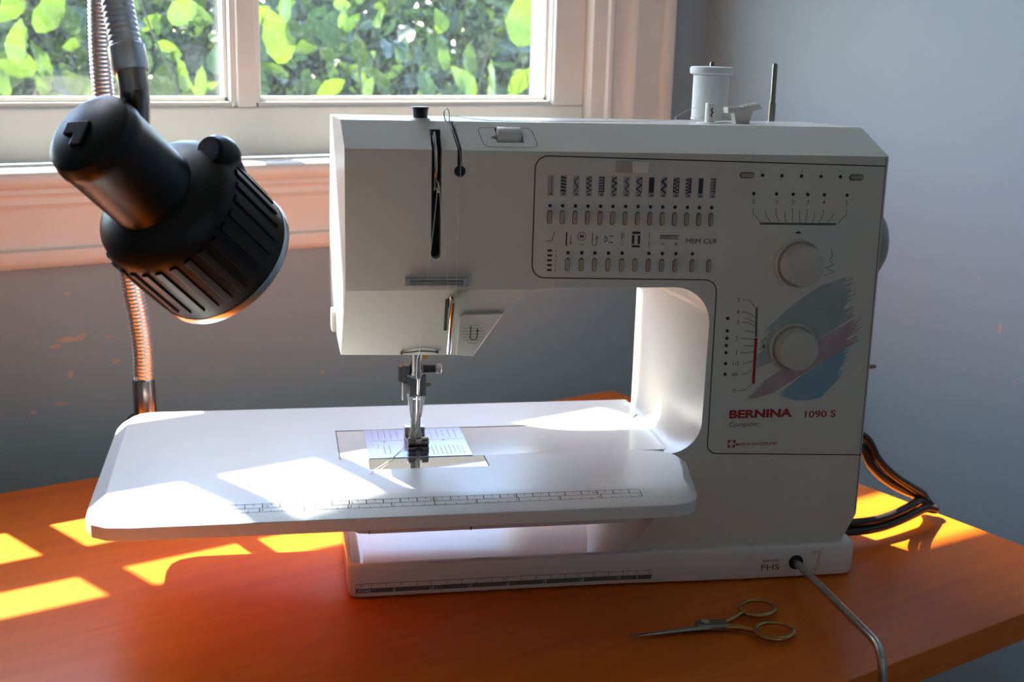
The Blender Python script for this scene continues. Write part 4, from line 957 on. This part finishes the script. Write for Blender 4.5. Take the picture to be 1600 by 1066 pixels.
# ================================================================== gooseneck work lamp
lamp = empty('desk_lamp', (-0.042, 0.285, 0.0)); tag(lamp, 'black work lamp on a chrome gooseneck clamped to the table', 'lamp')
LI = Matrix.Translation((0.042, -0.285, 0.0))
def lp(mb, name, m, **kw):
    o = mb.build(name, m, None, **kw); o.parent = lamp; o.matrix_parent_inverse = LI; return o
LX, LY = -0.0415, 0.281
p = MB(); p.box(LX-0.013, LX+0.019, 0.258, 0.330, 0.0, 0.018); p.box(LX-0.013, LX+0.019, 0.3205, 0.332, -0.07, 0.018); p.box(LX-0.013, LX+0.019, 0.275, 0.332, -0.078, -0.066); lp(p, 'clamp', 'lamp', bevel=0.002)
p = MB(); p.cyl((LX, 0.292, -0.105), (LX, 0.292, -0.0225), 0.005); p.lathe([(0.013, 0), (0.013, 0.003)], (LX, 0.292, -0.0238), (0,0,1), 20); p.box(LX-0.018, LX+0.018, 0.290, 0.294, -0.112, -0.103); lp(p, 'clamp_screw', 'steel')
p = MB(); p.lathe([(0.022, 0.0165), (0.022, 0.040), (0.020, 0.050), (0.0145, 0.0575), (0.0095, 0.060)], (LX, LY, 0), (0,0,1), 32); lp(p, 'clamp_boss', 'lamp')
p = MB(); p.lathe([(0.0088, 0.058), (0.0088, 0.088), (0.0082, 0.089)], (LX, LY, 0), (-0.02,0,1), 24); lp(p, 'post_sleeve', 'gooseneck_dark')
capc = Vector((-0.1701, -0.0470, 0.3084)); rimc = Vector((-0.0872, -0.0074, 0.2344)); ax = (rimc-capc).normalized(); LEN = (rimc-capc).length
upv = Vector((0.1096, 0.2053, 0.9725)); sid = (upv - ax*upv.dot(ax)).normalized()           # head's top side
bk = ax.cross(sid)
hinge = capc + ax*0.027 + sid*0.0216
neck = spline([(LX-0.001, LY, 0.087), (-0.0435, LY, 0.126), (-0.0500, LY, 0.174), (-0.0585, LY, 0.250), (-0.0645, LY, 0.324), (-0.0640, LY, 0.380), (-0.063, 0.274, 0.455), (-0.068, 0.245, 0.535), (-0.081, 0.190, 0.588), (-0.099, 0.125, 0.593), (-0.120, 0.062, 0.550), (-0.136, 0.020, 0.480), (-0.1424, -0.0063, 0.4136), (-0.1442, -0.0189, 0.3758), (-0.1433, -0.0297, 0.3461)], 40)
def resample(pts, step):
    out = [pts[0].copy()]; acc = 0.0
    for q0, q1 in zip(pts[:-1], pts[1:]):
        L = (q1-q0).length; d = step - acc
        while d <= L: out.append(q0.lerp(q1, d/L)); d += step
        acc = L - (d - step)
    return out
neck = resample(neck, 0.0006)
p = MB(); rs = [0.0076 + 0.00055*abs(sin(pi*i/5)) for i in range(len(neck))]
p.tube(neck, rs, 18); lp(p, 'gooseneck', 'gooseneck', smooth=60)
e0 = neck[-1]; ed = (neck[-1]-neck[-30]).normalized()
p = MB(); p.lathe([(0.0080, -0.004), (0.0092, -0.003), (0.0094, 0.008), (0.0086, 0.010), (0.0080, 0.010)], e0, ed, 28); lp(p, 'neck_collar', 'gooseneck')
p = MB(); p.tube([e0 + ed*0.006, e0 + ed*0.018, hinge + Vector((0,0,0.004)), hinge - sid*0.012], [0.0076, 0.0077, 0.0078, 0.0078], 20); lp(p, 'neck_end', 'gooseneck_dark')
p = MB(); p.lathe([(0.0036, -0.00315), (0.018, -0.0027), (0.02295, 0.00045), (0.02448, 0.0054), (0.02475, 0.009), (0.02412, 0.0108), (0.02412, LEN-0.054), (0.027, LEN-0.0495)], capc, ax, 48); head = lp(p, 'lamp_housing', 'lamp')
fr = (capc - ax*0.00324, bk, sid, -ax)
p = MB(); p.prism([(-0.0108,-0.0036),(-0.0036,-0.0036),(-0.0036,-0.0108),(0.0036,-0.0108),(0.0036,0.0036),(-0.0108,0.0036)], fr, -0.0018, 0.0018); o = p.build('end_cap_key', 'black', None, bevel=0.00072); o.parent = head
# shade: ribbed vented drum with chrome rim
d0 = LEN - 0.063
prof = [(0.0243, d0-0.0036), (0.0333, d0), (0.03915, d0+0.0054), (0.04122, d0+0.0126), (0.04194, LEN-0.0072), (0.0423, LEN), (0.0414, LEN), (0.04077, LEN-0.0054), (0.0387, d0+0.0108), (0.027, d0+0.0045)]
p = MB(); p.lathe(prof, capc, ax, 64, cap=False); shade = lp(p, 'lamp_shade', 'lamp', smooth=40)
N = 30
for i in range(N):
    a = 2*pi*i/N; r = 0.04149
    dv = sid*cos(a) + bk*sin(a); tv = ax.cross(dv)
    c0 = capc + dv*r + ax*(d0+0.0126); c1 = capc + dv*(r+0.00054) + ax*(LEN-0.0108)
    rb_ = MB(); rb_.hexa([c0 - tv*0.00234 - dv*0.0018, c0 + tv*0.00234 - dv*0.0018, c0 + tv*0.00198 + dv*0.00108, c0 - tv*0.00198 + dv*0.00108], [c1 - tv*0.00234 - dv*0.0018, c1 + tv*0.00234 - dv*0.0018, c1 + tv*0.00198 + dv*0.00108, c1 - tv*0.00198 + dv*0.00108])
    o = rb_.build('rib', 'lamp', None, bevel=0.00036); o.parent = shade
p = MB(); p.lathe([(0.04239, LEN-0.0036), (0.04293, LEN-0.00225), (0.04311, LEN+0.00045), (0.04239, LEN+0.0009), (0.04176, LEN)], capc, ax, 64, cap=False); o = p.build('shade_rim', 'reflector', None); o.parent = shade
p = MB(); p.lathe([(0.04104, LEN-0.0009), (0.0342, LEN-0.0198), (0.0243, LEN-0.0378), (0.0126, LEN-0.045)], capc, ax, 48, cap=False); lp(p, 'reflector', 'reflector')
p = MB(); p.lathe([(0.009, LEN-0.0495), (0.0108, LEN-0.0405), (0.02115, LEN-0.0252), (0.02205, LEN-0.0162), (0.0171, LEN-0.0072), (0.0072, LEN-0.0027), (0.0009, LEN-0.0018)], capc, ax, 32); lp(p, 'bulb', 'bulb')
kc = capc + ax*(d0+0.009) + sid*0.0297 + bk*0.0243
p = MB(); p.lathe([(0.0036, -0.009), (0.009, -0.00765), (0.01062, -0.0036), (0.01062, 0.0036), (0.009, 0.00765), (0.0036, 0.009)], kc, sid*0.5 + ax, 24); p.tube([kc - ax*0.009 - sid*0.0036, kc + ax*0.0054 + sid*0.0, kc + ax*0.0198 - sid*0.0027], [0.0072, 0.009, 0.0063], 14); lp(p, 'vent_knuckle', 'black')
